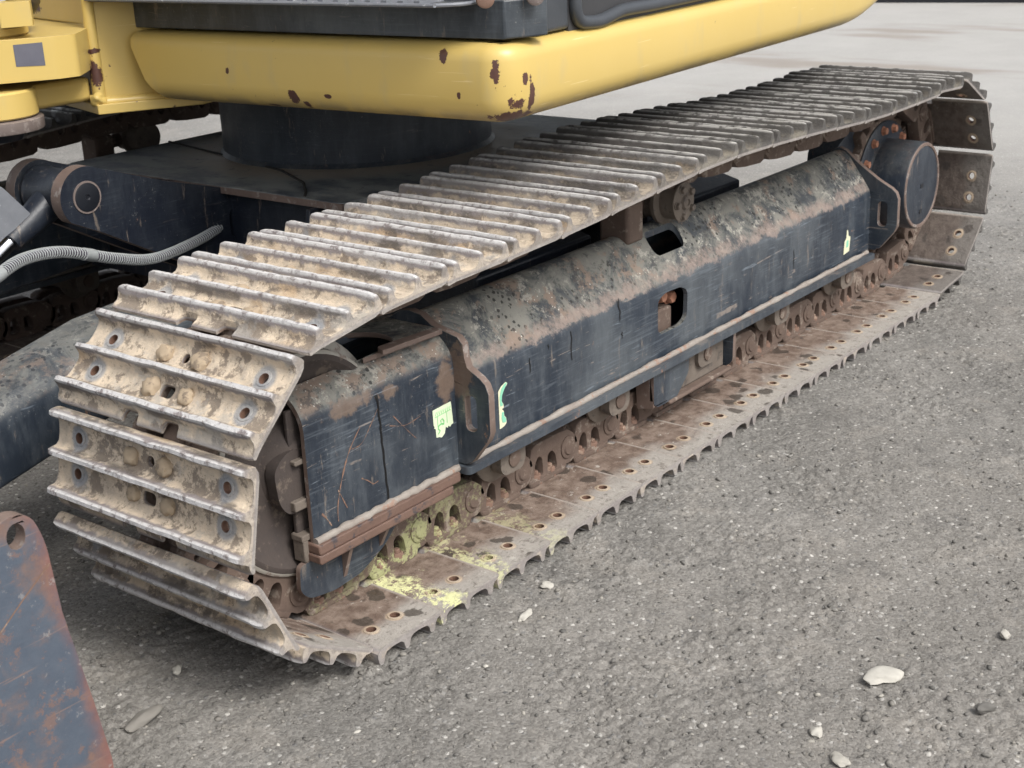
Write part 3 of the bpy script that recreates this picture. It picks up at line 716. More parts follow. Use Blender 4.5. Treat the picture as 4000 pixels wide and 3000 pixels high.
    # sticker, torn sticker, black paint run
    def flat(name, pts, y, mat, par): bm = bmesh.new(); prism(bm, 'y', pts, y, y+.0006); return obj(name, bm, mat, par)
    st = flat('sticker', rp([(.0800, .3205), (.1290, .3225), (.1325, .2800), (.1265, .2795), (.1240, .2760), (.1190, .2800), (.1165, .2760), (.1120, .2810), (.1085, .2690), (.1000, .2640), (.0935, .2670), (.0860, .2680), (.0850, .2850), (.0815, .2860), (.0830, .2890), (.0805, .2920)], .0012, 2), .1292, MT['sticker'], fr)
    for i in range(8): flat('hatching', [(.0855+i*.0053, .3085), (.0865+i*.0053, .3085), (.0895+i*.0053, .3150), (.0885+i*.0053, .3150)], .1287, MT['green'], st)
    flat('hatching', [(.0845, .3068), (.1275, .3085), (.1275, .3076), (.0845, .3059)], .1287, MT['green'], st)
    for xx in (.0905, .1155): flat('hatching', [(xx, .3062), (xx+.001, .3062), (xx+.001, .2865), (xx, .2865)], .1287, MT['green'], st)
    bm = bmesh.new(); hk = [(.0905, .2735), (.0960, .2780), (.0915, .2830), (.0935, .2885), (.1000, .2900), (.1065, .2875), (.1075, .2930), (.1035, .2985), (.0985, .2965), (.1000, .2925)]
    w_ = [.0012, .0014, .0014, .0016, .0018, .0018, .0014, .0012, .0012, .0010]; L = []; 
    for i, (a, b) in enumerate(hk):
        d = Vector(hk[min(i+1, 9)])-Vector(hk[max(i-1, 0)]); nn = Vector((-d.y, d.x)).normalized()*w_[i]; L.append(((a+nn.x, b+nn.y), (a-nn.x, b-nn.y)))
    for i in range(9):
        vs = [bm.verts.new((p[0], .12865, p[1])) for p in (L[i][0], L[i][1], L[i+1][1], L[i+1][0])]; bm.faces.new(vs)
    obj('hook_symbol', bm, MT['green'], st)
    tn = flat('torn_sticker', rp([(.262, .298), (.272, .306), (.286, .3105), (.290, .306), (.280, .299), (.272, .289), (.270, .278), (.276, .269), (.276, .262), (.270, .262), (.276, .256), (.277, .246), (.282, .241), (.283, .231), (.276, .226), (.262, .224)], .002, 2), .1292, MT['creamst'], fr)
    flat('green_patch', rp([(.270, .300), (.280, .308), (.289, .309), (.279, .298), (.272, .288), (.270, .277), (.275, .268), (.266, .268), (.265, .285)], .002, 2), .1286, MT['mint'], tn)
    flat('green_patch', rp([(.270, .256), (.276, .254), (.275, .247), (.281, .240), (.281, .233), (.271, .234), (.268, .244)], .002, 2), .1286, MT['mint'], tn)
    s3 = flat('torn_sticker', rp([(1.712, .220), (1.745, .224), (1.750, .262), (1.738, .266), (1.734, .282), (1.728, .284), (1.726, .262), (1.716, .255)], .002, 2), .1292, MT['creamst'], fr)
    flat('green_patch', rp([(1.726, .236), (1.738, .238), (1.738, .256), (1.726, .254)], .004, 3), .1286, MT['mint'], s3)
    for pts_, w0 in (([(-.098, .352), (-.128, .318), (-.150, .275), (-.163, .235), (-.165, .207)], .0016), ([(-.052, .372), (-.075, .345), (-.098, .322), (-.122, .320)], .0009), ([(-.160, .262), (-.150, .240), (-.142, .222)], .0018), ([(-.105, .262), (-.090, .252), (-.078, .242), (-.066, .243)], .0013), ([(-.200, .235), (-.190, .222), (-.180, .205)], .0020), ([(-.03, .33), (.01, .318), (.05, .322)], .0007), ([(-.02, .345), (.02, .300), (.035, .285)], .0007)):
        sp_ = cr_spline([(a, 0, b) for a, b in pts_], 8); bm = bmesh.new(); pv = None; n_ = len(sp_)
        for i, p in enumerate(sp_):
            d = (sp_[min(i+1, n_-1)]-sp_[max(i-1, 0)]).normalized(); q = Vector((-d.z, 0, d.x))*w0*(.25+abs(noise.noise(Vector((i*.45, w0*9000, 0)))*1.9))*(1 if 0 < i < n_-1 else .2)
            v = (bm.verts.new((p.x-q.x, .1293, p.z-q.z)), bm.verts.new((p.x+q.x, .1293, p.z+q.z)))
            if pv: bm.faces.new((pv[0], pv[1], v[1], v[0]))
            pv = v
        obj('scratch', bm, MT['bolt'], fr)
    bm = bmesh.new(); pv = None
    for i in range(40):
        z = .402-i*.2055/39; x = -.0545+noise.noise(Vector((i*.3, 1, 1)))*.0022+.010*i/39; ww = .0022+.0008*noise.noise(Vector((i*.5, 4, 1)))+(.0016 if i < 3 else 0)
        y = .1292 if z < .385 else .1292+(z-.385)*.28
        v = (bm.verts.new((x-ww, y, z)), bm.verts.new((x+ww, y, z)))
        if pv: bm.faces.new((pv[0], pv[1], v[1], v[0]))
        pv = v
    obj('paint_run', bm, MT['run'], fr)
    for (sx_, z0, z1, ww) in ((.495, .35, .29, .0018), (.665, .372, .325, .0022), (.672, .30, .285, .002), (1.43, .30, .25, .0016), (.36, .335, .305, .0016), (.42, .345, .335, .0016)):
        bm = bmesh.new(); n = 12; pv = None
        for i in range(n+1):
            z = z0+(z1-z0)*i/n; x = sx_+noise.noise(Vector((i*.35, sx_*9, 2)))*.003; k = ww*(1-.7*abs(i/n-.4))
            y = .1292 if z < .34 else .1292+(z-.34)*.12
            v = (bm.verts.new((x-k, y, z)), bm.verts.new((x+k, y, z)))
            if pv: bm.faces.new((pv[0], pv[1], v[1], v[0]))
            pv = v
        obj('paint_run', bm, MT['run'], fr)
    return fr
FRN = track_frame(0, True)
FRF = track_frame(1.80, False)

# ---- idlers, sprocket drives, rollers
def idler(y0):
    c = (IC[0], y0+.225, IC[1]); bm = bmesh.new()
    for sg in (-1, 1):
        lathe(bm, [(.207, 0), (.207, .024), (.201, .029), (.189, .031)], c, (0, sg, 0), 72, 1, caps=False)
        lathe(bm, [(.189, .031), (.187, .058), (.181, .063)], c, (0, sg, 0), 72, 1, caps=False)
        lathe(bm, [(.181, .063), (.172, .064), (.166, .060), (.155, .050), (.12, .040), (.085, .044), (.070, .062), (.055, .074), (.0, .074)], c, (0, sg, 0), 72, 0, caps=False)
    bmesh.ops.remove_doubles(bm, verts=bm.verts, dist=1e-4)
    return obj('idler_wheel', bm, [MT['idler'], MT['idler_rim']], EX, ang=40)
idler(0); idler(1.80)
for y0, near in ((0, 1), (1.80, 0)):
    sg = -1 if near else 1                       # outboard direction
    yc = y0+.225; c = (SC[0], yc, SC[1])
    bm = bmesh.new()                              # toothed sprocket
    pts = []
    for i in range(19):
        a0 = 2*math.pi*i/19
        for f, r in ((-.30, .182), (-.14, .214), (.14, .214), (.30, .182)): a = a0+f*2*math.pi/19; pts.append((SC[0]+r*math.cos(a), SC[1]+r*math.sin(a)))
    prism(bm, 'y', pts, yc-.014, yc+.014); obj('sprocket', bm, MT['chain'], EX, bevel=.003)
    bm = bmesh.new(); lathe(bm, [(.168, .0), (.172, .004), (.172, .018), (.165, .022), (.125, .024), (.122, .03)], (SC[0], yc+sg*.0, SC[1]), (0, sg, 0), 64)
    dr = obj('final_drive', bm, MT['drive'], EX, ang=30)
    ya = .030; yb = .1325 if near else .1325
    bm = bmesh.new(); lathe(bm, [(.122, ya), (.121, yb-.004), (.119, yb)], c, (0, sg, 0), 80, caps=False); obj('drive_case', bm, MT['drive'], dr, ang=30)
    bm = bmesh.new(); lathe(bm, [(.119, yb), (.117, yb+.0025), (.110, yb+.0025), (.108, yb-.001)], c, (0, sg, 0), 80, caps=False); obj('cover_rim', bm, MT['edge'], dr, ang=30)
    bm = bmesh.new(); lathe(bm, [(.1085, yb-.004), (.1085, yb+.0005), (.104, yb+.0015), (0, yb+.0015)], c, (0, sg, 0), 80)
    cv = obj('cover_plate', bm, MT['drive'], dr, ang=30)
    if near:
        for dz in (.0, -.072):
            bm = bmesh.new(); prism(bm, 'y', rp([(SC[0]-.012, SC[1]+dz-.006), (SC[0]+.006, SC[1]+dz-.006), (SC[0]+.006, SC[1]+dz+.006), (SC[0]-.012, SC[1]+dz+.006)], .002), yc-yb-.0026, yc-yb-.001); obj('plug', bm, MT['black'], cv)
        for k in range(14):
            a = rad(100+k*360/14)
            bm = bmesh.new(); hexhead(bm, (SC[0]+.150*math.cos(a), yc-.022, SC[1]+.150*math.sin(a)), (0, -1, 0), .0105, .013, spin=k); obj('bolt', bm, MT['bolt_orange'], dr)
    # motor mount that joins drive and frame
    bm = bmesh.new(); prism(bm, 'y', rp([(1.86, .215), (2.10, .20), (2.16, .33), (2.08, .48), (1.95, .50), (1.86, .46)], .03), yc+.01, yc+.09); obj('drive_mount', bm, MT['drive'], EX, bevel=.008)
    # carrier roller on its post
    bm = bmesh.new(); box(bm, .79, .852, yc-.035, yc+.04, .445, .535); cr = obj('roller_post', bm, MT['chain'], EX, bevel=.008)
    bm = bmesh.new()
    rc = (.965, yc, .508)
    lathe(bm, [(.030, -.045), (.044, -.045), (.046, -.036), (.040, -.032), (.040, .006), (.052, .010), (.053, .020), (.047, .024), (.040, .026), (.040, .058), (.043, .060), (.043, .064), (.036, .067), (.0, .067)], rc, (0, sg, 0), 40)
    ro = obj('carrier_roller', bm, MT['roller'], EX, ang=35)
    bm = bmesh.new(); tube(bm, [(.84, yc+.03, .50), (.965, yc+.03, .508)], .02, 12); obj('axle_bracket', bm, MT['chain'], ro)
    if near:
        for k in range(5):
            a = rad(40+72*k); bm = bmesh.new(); hexhead(bm, (rc[0]+.031*math.cos(a), yc-.066, rc[2]+.031*math.sin(a)), (0, -1, 0), .008, .009, spin=k); obj('bolt', bm, MT['roller'], ro)
        bm = bmesh.new(); lathe(bm, [(.017, .066), (.014, .074), (.008, .076), (.007, .072), (0, .072)], rc, (0, -1, 0), 20); obj('hub_cap', bm, MT['roller'], ro)
    for rx in (.285, .645, 1.0, 1.36, 1.725):
        c3 = (rx, yc, .165)
        bm = bmesh.new()
        for s2 in (-1, 1): lathe(bm, [(.020, .0), (.040, .0), (.042, .050), (.058, .053), (.060, .062), (.050, .068), (.034, .072), (.028, .078), (0, .078)], c3, (0, s2, 0), 36)
        o = obj('track_roller', bm, MT['roller'], EX, ang=35)
        for s2 in (-1, 1):
            bm = bmesh.new(); yy = yc+s2*.088
            prism(bm, 'y', rp([(rx-.030, .184), (rx+.046, .184), (rx+.046, .142), (rx+.034, .128), (rx-.018, .128), (rx-.03, .142)], .010), yy-.012, yy+.012); br = obj('axle_collar', bm, MT['roller'], o, bevel=.003)
            if s2 == -1:
                bm = bmesh.new(); lathe(bm, [(.017, .0), (.017, .003), (.012, .005), (0, .005)], (rx+.010, yy-.012, .156), (0, -1, 0), 20); obj('axle_end', bm, MT['chain'], o)

# ---- car body between the tracks
CY = 1.125
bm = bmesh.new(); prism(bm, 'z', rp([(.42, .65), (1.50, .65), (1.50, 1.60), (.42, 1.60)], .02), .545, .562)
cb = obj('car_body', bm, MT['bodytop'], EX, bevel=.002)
bm = bmesh.new(); box(bm, .445, 1.48, .66, 1.59, .30, .5445); obj('body_box', bm, MT['body'], cb)
for sg in (-1, 1):
    yi = CY+sg*.475; yo = CY+sg*.80
    for (x0, x1) in ((.47, .80), (1.10, 1.46)):
        bm = bmesh.new(); v = []
        for (x, y, z) in ((x0, yi, .545), (x1, yi, .545), (x1+.05, yo, .44), (x0-.02, yo, .44), (x0, yi, .30), (x1, yi, .30), (x1+.05, yo, .24), (x0-.02, yo, .24)): v.append(bm.verts.new((x, y, z)))
        for f in ((0, 1, 2, 3), (4, 5, 6, 7), (0, 1, 5, 4), (1, 2, 6, 5), (2, 3, 7, 6), (3, 0, 4, 7)): bm.faces.new([v[i] for i in f])
        obj('leg', bm, MT['body'], cb, bevel=.006)
    for gx in (.425, ):
        for gy in (.55, .44):
            yy = CY+sg*(gy-.05)
            bm = bmesh.new(); prism(bm, 'y', [(.444, .5445), (.40, .5445), (.37, .40), (.444, .34)], yy-.006, yy+.006); obj('gusset', bm, MT['body'], cb, bevel=.002)
# rubbed front edge of the top plate and the weld seam on it
bm = bmesh.new(); box(bm, .4185, .424, .652, 1.598, .546, .5605); obj('worn_edge', bm, MT['edge'], cb)
bm = bmesh.new(); pts = [(.74, 1.60), (.70, 1.42), (.655, 1.22), (.60, 1.02), (.53, .88), (.46, .80), (.425, .77)]; L = []
sp = []
for i in range(len(pts)-1):
    for j in range(6): t = j/6; sp.append(((pts[i][0]*(1-t)+pts[i+1][0]*t), (pts[i][1]*(1-t)+pts[i+1][1]*t), .5625))
tube(bm, sp, .0035, 6); obj('weld_seam', bm, MT['darkgroove'], cb)
bm = bmesh.new(); lathe(bm, [(.348, 0), (.345, .004), (.340, .010)], (.965, CY, .562), (0, 0, 1), 96, caps=False)
lathe(bm, [(.340, .0), (.340, .20), (.332, .20), (.332, .215), (.36, .215), (.36, .24)], (.965, CY, .562), (0, 0, 1), 96, caps=False)
obj('turntable', bm, MT['drive'], EX, ang=30)

# lugs, boss, pin and lift cylinder of the blade
for (ya, yb, hole) in ((1.030, 1.062, 1), (1.188, 1.220, 0)):
    o_ = [(.07+.063*math.cos(rad(a)), .606+.063*math.sin(rad(a))) for a in range(60, 236, 11)]
    pts = o_+[(.10, .525), (.25, .440), (.44, .34), (.50, .34), (.50, .545), (.43, .556), (.27, .602), (.155, .642)]
    bm = bmesh.new(); prism(bm, 'y', pts, ya, yb, side_mi=1)
    lg = obj('cylinder_lug', bm, [MT['body'], MT['edge']], cb, bevel=.002)
    if hole:
        c = bmesh.new(); prism(c, 'y', rp([(.435, .440), (.475, .445), (.482, .49), (.462, .515), (.435, .50)], .015), .9, 1.1); c2 = lg
        lg.modifiers.clear(); cut(lg, [c])
        bm = bmesh.new(); lathe(bm, [(.0295, 0), (.0295, .003), (.026, .004), (.006, .004), (.004, .0015), (0, .0015)], (.07, ya, .606), (0, -1, 0), 40); obj('pin', bm, MT['black'], lg)
        bm = bmesh.new(); lathe(bm, [(.0295, 0), (.0335, 0), (.0335, .0022), (.0295, .0022), (.0295, 0)], (.07, ya, .606), (0, -1, 0), 40, caps=False); obj('pin_ring', bm, MT['gunmetal'], lg)
bm = bmesh.new(); lathe(bm, [(.040, -.060), (.052, -.060), (.054, -.052), (.050, -.045), (.050, .045), (.054, .052), (.052, .060), (.040, .060)], (.07, 1.125, .606), (0, 1, 0), 40); bs = obj('lift_cylinder', bm, MT['body'], EX, ang=35)
dv = Vector((-.845, 0, -.50)).normalized(); p0 = Vector((.07, 1.125, .606))
bm = bmesh.new(); tube(bm, [p0+dv*.03, p0+dv*.15], [.036, .024], 24); obj('rod_neck', bm, MT['body'], bs)
bm = bmesh.new(); tube(bm, [p0+dv*.15, p0+dv*.26], .016, 28); obj('rod', bm, MT['chrome'], bs)
bm = bmesh.new(); tube(bm, [p0+dv*.24, p0+dv*.265, p0+dv*.27, p0+dv*.80], [.044, .044, .040, .040], 28); obj('barrel', bm, MT['black'], bs)
bm = bmesh.new(); prism(bm, 'y', rp([(-.22, .745), (-.120, .662), (-.070, .602), (-.112, .578), (-.22, .530)], .004), 1.020, 1.028); obj('guard_plate', bm, MT['greyplate'], bs)

# blade: arms, moldboard, end plate with the eye
bl = None
for ya in (.650, 1.48):
    bm = bmesh.new(); R = []
    cs = rp([(0, 0), (0, .125), (.055, .155), (.13, .155), (.13, 0)], [.012, .04, .04, .015, .012], 4)
    for (x, z) in ((.42, .345), (-.18, .300), (-.434, .243), (-.90, .145)): R.append([bm.verts.new((x, ya+(a if ya < 1 else .12-a), z+b)) for a, b in cs])
    N = len(cs)
    for a, b in zip(R, R[1:]):
        for i in range(N): bm.faces.new((a[i], a[(i+1) % N], b[(i+1) % N], b[i]))
    bm.faces.new(R[0]); bm.faces.new(R[-1][::-1])
    if bl is None: bl = obj('dozer_blade', bm, MT['arm'], EX, ang=50)
    else: obj('blade_arm', bm, MT['arm'], bl, ang=50)
bm = bmesh.new(); R = []
mb = [(-.90, .46), (-.93, .38), (-.945, .28), (-.935, .16), (-.90, .03), (-.885, .03), (-.915, .16), (-.925, .28), (-.91, .38), (-.88, .46)]
prism(bm, 'y', mb, .021, 2.21); obj('moldboard', bm, MT['blade'], bl)
eye = [(-.8085+.0125*math.cos(rad(a)), .4815+.0165*math.sin(rad(a))) for a in range(0, 360, 20)]
EP = rp([(-.985, .05), (-.99, .42), (-.865, .485), (-.812, .512), (-.785, .500), (-.772, .462), (-.765, .36), (-.742, .22), (-.728, .12), (-.735, .05), (-.75, .022)], [.01, .02, .01, .018, .018, .03, .0, .0, .02, .02, .005])
bm = bmesh.new(); prism(bm, 'y', EP, -.004, .016, holes=[eye], side_mi=1); obj('end_plate', bm, [MT['blade'], MT['edge']], bl, bevel=.0015)

bm = bmesh.new(); gp = [(-.880, .350), (-.851, .372), (-.815, .400), (-.772, .431)]
for i in range(3):
    a, b = gp[i], gp[i+1]; bm.faces.new([bm.verts.new((q[0]+o_, -.0046, q[1]-o_*.6)) for q, o_ in ((a, -.0008), (a, .0010), (b, .0010), (b, -.0008))])
obj('gouge', bm, MT['bolt'], bl)

# spring-wrapped hose
HP = [(-.36, .73, .572), (-.319, .75, .578), (-.234, .80, .579), (-.121, .85, .558), (.025, .90, .505), (.154, .95, .468), (.299, 1.0, .462), (.40, 1.035, .468), (.455, 1.07, .478), (.50, 1.12, .48)]
hp = cr_spline(HP, 14)
bm = bmesh.new(); tube(bm, hp, .0092, 14); hs_ = obj('hydraulic_hose', bm, MT['hose'], EX, ang=60)
L = [0]
for a, b in zip(hp, hp[1:]): L.append(L[-1]+(b-a).length)
def at(s):
    for i in range(len(L)-1):
        if s <= L[i+1]: t = (s-L[i])/(L[i+1]-L[i]); return hp[i].lerp(hp[i+1], t), (hp[i+1]-hp[i]).normalized()
    return hp[-1], (hp[-1]-hp[-2]).normalized()
bm = bmesh.new(); cp = []; turns = int(L[-1]/.0080); ST = 10; u = Vector((0, 0, 1))
for i in range(turns*ST):
    p, d = at(L[-1]*i/(turns*ST)); u = (u-d*u.dot(d)).normalized(); v = d.cross(u); a = 2*math.pi*i/ST; cp.append(p+(u*math.cos(a)+v*math.sin(a))*.0104)
tube(bm, cp, .0015, 5); obj('spring_wrap', bm, MT['coil'], hs_, ang=80)
for (s0, s1) in ((.0, .05), (.33, .362)):
    bm = bmesh.new(); tube(bm, [at(s0+(s1-s0)*i/5)[0] for i in range(6)], .0125, 16); obj('hose_tape', bm, MT['coil'], hs_)

# ------------------------------------------------------------------ upper structure (own frame, swung 4.2 degrees)
UM = Matrix.Translation((.29, .10, .78)) @ Matrix.Rotation(rad(4.2), 4, 'Z')
def up(name, bm, mat, par=None, **k):
    o = obj(name, bm, mat, None, **k); p = par or EX; attach(o, p, local=par is not None)
    if par is None: o.matrix_basis = UM
    return o
# skirt: profile swept round the plan curve
plan = []
for i in range(20): plan.append((0+.0, .93-.86*i/19+.0))
cc = (.095, .080); 
plan = [(0.0, .93-i*(.872/24)) for i in range(25)]
for i in range(1, 13):
    a = rad(180+90*i/12); plan.append((.060+.060*math.cos(a), .058+.058*math.sin(a)))
for i in range(1, 46): plan.append((.060+i*(1.885/45), 0.0))
prof = [(.16, .002), (.070, -.002), (.046, -.0005), (.030, .003), (.018, .009), (.009, .018), (.003, .030), (.0, .044), (.0, .108), (.002, .118), (.006, .126), (.012, .132), (.020, .136), (.030, .138), (.16, .140)]
bm = bmesh.new(); R = []
n = len(plan)
for i, p in enumerate(plan):
    a = Vector(plan[max(i-1, 0)]); b = Vector(plan[min(i+1, n-1)]); d = (b-a).normalized(); nin = Vector((-d.y, d.x))   # inward normal
    ring = []
    e1 = .93-p[1] if p[0] < .01 else 9; e2 = 1.945-p[0]
    for (ins, z) in prof:
        q = Vector(p)
        sh = 0
        if e1 < .2: sh = .070*max(0, 1-(z/.138))**2.0*max(0, 1-e1/.2)*1.0
        if e2 < .35: z = z+.085*(max(0, 1-e2/.35)**2)*max(0, 1-z/.138)
        q = q+nin*ins
        if e1 < .2: q = q-Vector((0, 1))*sh
        ring.append(bm.verts.new((q.x, q.y, z)))
    R.append(ring)
for a, b in zip(R, R[1:]):
    for i in range(len(prof)-1): bm.faces.new((a[i], a[i+1], b[i+1], b[i]))
for r in (R[0], R[-1]): bm.faces.new(r)
sk = up('body_skirt', bm, MT['yellow'], ang=60)
bm = bmesh.new(); box(bm, .12, 1.9, .12, 1.98, -.005, .12); up('slew_frame', bm, MT['black'])
bm = bmesh.new(); prism(bm, 'z', [(.03, .94), (.03, .022), (.085, -.004), (.118, -.010), (.122, .03), (.16, .94)], .1445, .2095); up('step_base', bm, MT['panel'], bevel=.003)
cab = [(.05, .93), (.05, .05), (.13, .03), (1.9, .03), (1.9, 1.9), (.6, 1.95), (.45, .93)]
bm = bmesh.new(); prism(bm, 'z', cab, .212, 1.25); bd = up('cab_body', bm, MT['door'])
bm = bmesh.new(); box(bm, .235, 1.85, .021, .028, .135, .60); dp = up('door_panel', bm, MT['door'])
bm = bmesh.new(); sl = cr_spline([(.252, .014, .60), (.250, .014, .30), (.249, .014, .20), (.252, .014, .168), (.268, .014, .151), (.300, .014, .146), (.34, .014, .145), (.385, .014, .151), (.43, .014, .156), (.55, .014, .155), (.75, .014, .156), (1.1, .014, .158), (1.8, .014, .158)], 8)
tube(bm, sl, .0125, 14); up('door_seal', bm, MT['rubber'], ang=70)
bm = bmesh.new(); box(bm, .124, .236, .018, .05, .142, .60)
up('door_pillar', bm, MT['rubber'], bevel=.008)
# step plate with turned-up edge, ribs, and the two bolts beside it
bm = bmesh.new(); prism(bm, 'z', rp([(-.055, .98), (-.055, .115), (-.02, .075), (.05, .075), (.05, .98)], .01), .203, .2075)
stp = up('step_plate', bm, MT['panel'])
bm = bmesh.new(); tube(bm, cr_spline([(.03, .07, .2075), (-.02, .072, .2075), (-.052, .108, .2075), (-.056, .14, .2075), (-.056, .5, .2075), (-.056, .98, .2075)], 6), .0035, 8); r_ = up('rim', bm, MT['greyplate'], par=stp)
for i in range(24):
    v = .14+i*.036
    bm = bmesh.new(); box(bm, -.05, .02, v, v+.012, .2078, .214); up('tread', bm, MT['greyplate'], par=stp)
for (u_, v_) in ((.0, .050), (.06, -.012)):
    bm = bmesh.new(); lathe(bm, [(.013, 0), (.016, .003), (.016, .010), (.011, .013), (0, .013)], (u_+.012, v_, .214), (-.6, -.8, 0), 20); up('step_bolt', bm, MT['bolt'] if u_ == 0 else MT['gunmetal'])

# ---- yellow swing bracket at the front of the upper structure
bm = bmesh.new(); prism(bm, 'z', [(.152, 1.066), (.345, .965), (.60, 1.0), (.60, 1.50), (.262, 1.46)], .758, .778)
sb = obj('swing_bracket', bm, MT['yellow2'], EX, bevel=.002)
bm = bmesh.new(); prism(bm, 'z', [(.178, 1.078), (.345, .990), (.60, 1.02), (.60, 1.47), (.275, 1.44)], .7785, 1.10); obj('bracket_wall', bm, MT['yellow2'], sb)
bm = bmesh.new(); tube(bm, [(.172, 1.083, .775), (.172, 1.083, .90), (.174, 1.083, 1.10)], [.014, .013, .012], 16); obj('weld_bead', bm, MT['yellow2'], sb, ang=60)
bm = bmesh.new(); tube(bm, [(.172+.173*i/9, 1.076-.092*i/9, .780) for i in range(10)], [.010+.001*math.sin(i*2) for i in range(10)], 10); obj('weld_bead', bm, MT['yellow2'], sb, ang=60)
bm = bmesh.new(); bmesh.ops.create_icosphere(bm, subdivisions=3, radius=.016)
for v in bm.verts: v.co = Vector((.166, 1.079, .786))+v.co*(1+.5*noise.noise(v.co*90))
obj('weld_lump', bm, MT['yellow2'], sb, ang=80)
for (z, r) in ((1.0, .006), (.936, .004)):
    pass
UB = rp([(.027, 1.008), (.075, 1.000), (.185, 1.10), (.27, 1.43), (.0, 1.52), (-.40, 1.50), (-.42, 1.265)], [.006, .01, .0, .0, .05, .05, .05])
bm = bmesh.new(); prism(bm, 'z', UB, .850, .931); ub = obj('boom_foot', bm, MT['yellow2'], sb, bevel=.004)
bm = bmesh.new()
q0 = Vector((.027, 1.008)); d0 = (Vector((-.42, 1.265))-q0).normalized(); nn = Vector((d0.y, -d0.x)); nn = nn if nn.x < 0 or nn.y < 0 else -nn
pp = [q0+d0*.018, q0+d0*.072]
vs = [bm.verts.new((p.x+nn.x*.0008, p.y+nn.y*.0008, z)) for p, z in ((pp[0], .922), (pp[1], .921), (pp[1], .880), (pp[0], .878))]; bm.faces.new(vs); obj('bare_patch', bm, MT['greypatch'], ub)
bm = bmesh.new(); prism(bm, 'z', [(.186, 1.105), (.200, 1.105), (.30, 1.46), (.27, 1.46)], .932, 1.15); obj('bracket_cheek', bm, MT['yellow2'], sb, bevel=.004)
bm = bmesh.new(); lathe(bm, [(.085, 0), (.090, .004), (.090, .016), (.08, .022), (0, .022)], (-.02, 1.17, .931), (0, 0, 1), 40); obj('pivot_cap', bm, MT['yellow2'], sb)
bm = bmesh.new(); prism(bm, 'z', rp([(-.055, 1.045), (.0, 1.02), (.03, 1.06), (-.02, 1.09)], .004), .954, 1.0); obj('lock_block', bm, MT['yellow2'], sb, bevel=.004)
bm = bmesh.new(); tube(bm, cr_spline([(.0, 1.12, 1.10), (.02, 1.11, 1.03), (.05, 1.12, .985), (.12, 1.2, .99)], 6), .022, 12); obj('rubber_hose', bm, MT['black'], sb)
bm = bmesh.new(); lathe(bm, [(.085, 0), (.088, .003), (.088, .048), (.083, .052), (0, .052)], (-.052, 1.125, .782), (0, 0, 1), 48); ll = obj('lower_lug', bm, MT['yellow2'], sb)
bm = bmesh.new(); box(bm, -.09, .17, 1.10, 1.40, .782, .832); obj('lug_web', bm, MT['yellow2'], ll, bevel=.01)
bm = bmesh.new(); lathe(bm, [(.014, 0), (.014, .010), (.010, .014), (0, .014)], (-.118, 1.064, .806), (-.7, -.75, .1), 20); obj('bolt', bm, MT['yellow2'], ll)
bm = bmesh.new(); lathe(bm, [(.094, 0), (.096, .003), (.096, .022), (.092, .0245)], (-.052, 1.125, .755), (0, 0, 1), 48); obj('washer', bm, MT['gunmetal'], ll)
bm = bmesh.new(); lathe(bm, [(.05, 0), (.06, .02)], (-.052, 1.125, .735), (0, 0, 1), 32); obj('pin', bm, MT['black'], ll)

bm = bmesh.new(); prism(bm, 'y', [(-.05, 1.25), (-.35, 1.18), (-1.5, 2.2), (-2.4, 2.5), (-2.4, 2.75), (-1.4, 2.55), (-.15, 1.55)], 1.10, 1.32); obj('boom', bm, MT['yellow2'], EX, bevel=.01)

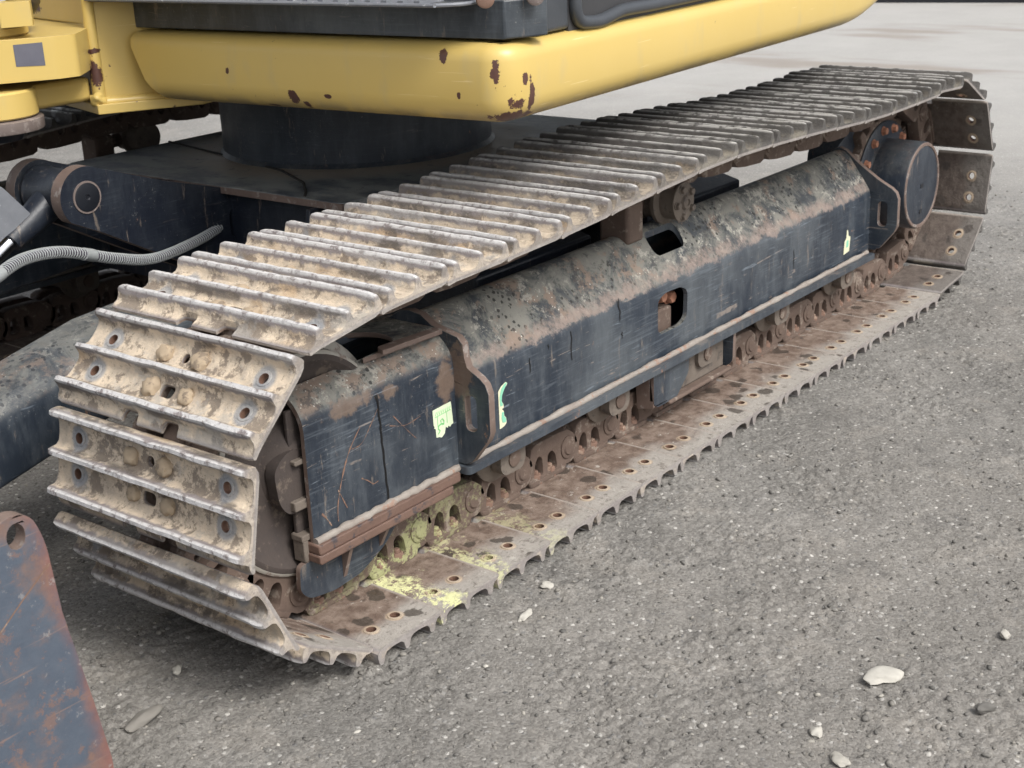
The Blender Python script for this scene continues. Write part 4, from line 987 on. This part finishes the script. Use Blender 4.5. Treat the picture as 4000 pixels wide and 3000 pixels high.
# ------------------------------------------------------------------ gravel and single stones
def rock(bm, c, r, sq, rot, seed, sub=1, lay=None, val=0):
    tmp = bmesh.new(); bmesh.ops.create_icosphere(tmp, subdivisions=sub, radius=1)
    mt = Matrix.Rotation(rot, 3, 'Z'); vm = {}
    for v in tmp.verts:
        k = 1+noise.noise(v.co*1.3+Vector((seed, seed*.3, 0)))*.45
        q = mt @ Vector((v.co.x*k*r*sq[0], v.co.y*k*r*sq[1], v.co.z*k*r*sq[2]))
        nv = bm.verts.new(Vector(c)+q); vm[v.index] = nv
        if lay is not None: nv[lay] = val
    for f in tmp.faces: bm.faces.new([vm[v.index] for v in f.verts])
    tmp.free()
def gravel(N, rmin, rmax, seed):
    rs = np.random.RandomState(seed)
    tmp = bmesh.new(); bmesh.ops.create_icosphere(tmp, subdivisions=1, radius=1)
    bv = np.array([v.co[:] for v in tmp.verts]); bf = np.array([[v.index for v in f.verts] for f in tmp.faces]); tmp.free()
    P = []
    C = np.array([-1.6112, -1.4017])
    while len(P) < N:
        d = 1.0+4.6*rs.rand()**1.6; a = rad(38.6)+rs.uniform(-.40, .40); P.append((C[0]+d*math.cos(a), C[1]+d*math.sin(a), d))
    P = np.array(P)
    r = rmin+(rmax-rmin)*rs.rand(N)**6; r *= 1+.25*(P[:, 2]-1)*0
    V = bv[None]*(1+rs.uniform(-.28, .28, (N, len(bv), 1)))
    sc = np.stack([rs.uniform(.8, 1.4, N), rs.uniform(.6, 1.0, N), rs.uniform(.35, .7, N)], -1)*r[:, None]
    V = V*sc[:, None, :]; a = rs.uniform(0, 6.28, N); ca, sa = np.cos(a)[:, None], np.sin(a)[:, None]
    X = V[..., 0]*ca-V[..., 1]*sa+P[:, 0:1]; Yv = V[..., 0]*sa+V[..., 1]*ca+P[:, 1:2]; inside = ((P[:, 0] > -1.1) & (P[:, 0] < 3.5) & (P[:, 1] > -1.3) & (P[:, 1] < .9)); gz = np.where(inside, GZ+relief(P[:, 0], P[:, 1]), GZ-.005)
    Z = V[..., 2]+gz[:, None]+sc[:, 2:3]*rs.uniform(-.5, .45, (N, 1))
    V = np.stack([X, Yv, Z], -1).reshape(-1, 3); nb = len(bv)
    Fc = (bf[None]+(np.arange(N)*nb)[:, None, None]).reshape(-1, 3)
    me = bpy.data.meshes.new('gravel'); me.vertices.add(len(V)); me.vertices.foreach_set('co', V.ravel())
    me.loops.add(Fc.size); me.loops.foreach_set('vertex_index', Fc.ravel().astype(np.int32)); me.polygons.add(len(Fc)); me.polygons.foreach_set('loop_start', np.arange(0, Fc.size, 3, dtype=np.int32))
    me.update(calc_edges=True)
    at_ = me.attributes.new('shade', 'FLOAT', 'POINT'); sh = np.clip(rs.beta(2.0, 3.2, N)+(rs.rand(N) < .012)*.5, 0, 1); at_.data.foreach_set('value', np.repeat(sh, nb).astype(np.float32))
    me.materials.append(MT['pebble']); o = bpy.data.objects.new('gravel', me); COL.objects.link(o); o['kind'] = 'stuff'
    return o
gravel(46000, .0011, .0062, 3)

def stone(x, y, r, sq, rot, seed, shade, label):
    bm = bmesh.new(); lay = bm.verts.layers.float.new('shade')
    rock(bm, (x, y, GZ+r*sq[2]*.45), r, sq, rot, seed, 3, lay, shade); o = obj('stone', bm, MT['pebble'], ang=40); tagk(o, label=label, cat='stone', group='loose stones on the gravel')
stone(.188, -.669, .030, (1.05, .62, .30), -.5, 2, 1.0, 'largest pale cream stone lying alone on the gravel right of the track')
stone(-.542, .193, .030, (1.25, .42, .30), .25, 5, .55, 'flat grey flake of rock on the gravel beside the blade end plate')
stone(-.273, .509, .013, (1.1, .8, .6), .9, 9, .9, 'small pale stone under the left end of the lowest curved shoe')
stone(.030, -.096, .016, (1.3, .5, .3), .2, 12, 1.0, 'white chalky flake close to the near end of the lower shoes')
stone(.136, -.064, .012, (1.0, .8, .5), 2, 15, .97, 'white crumbly pebble next to the second shoe with lichen')
stone(.187, -.826, .012, (1.3, .7, .6), 2.4, 18, .22, 'dark angular pebble near the lower right corner')
stone(-.007, -.652, .011, (1.1, .8, .6), .3, 21, .97, 'white rounded pebble below the largest pale stone')
stone(-.047, -.707, .013, (1.2, .8, .4), 1.1, 24, .9, 'pale grey flat pebble at the bottom edge right of centre')
stone(-.421, .262, .010, (1.2, .7, .5), .6, 27, .97, 'small white chip between the blade end plate and the curved shoes')
stone(.411, -.775, .010, (1.1, .8, .6), .6, 31, .97, 'white pebble at the far right edge of the gravel')
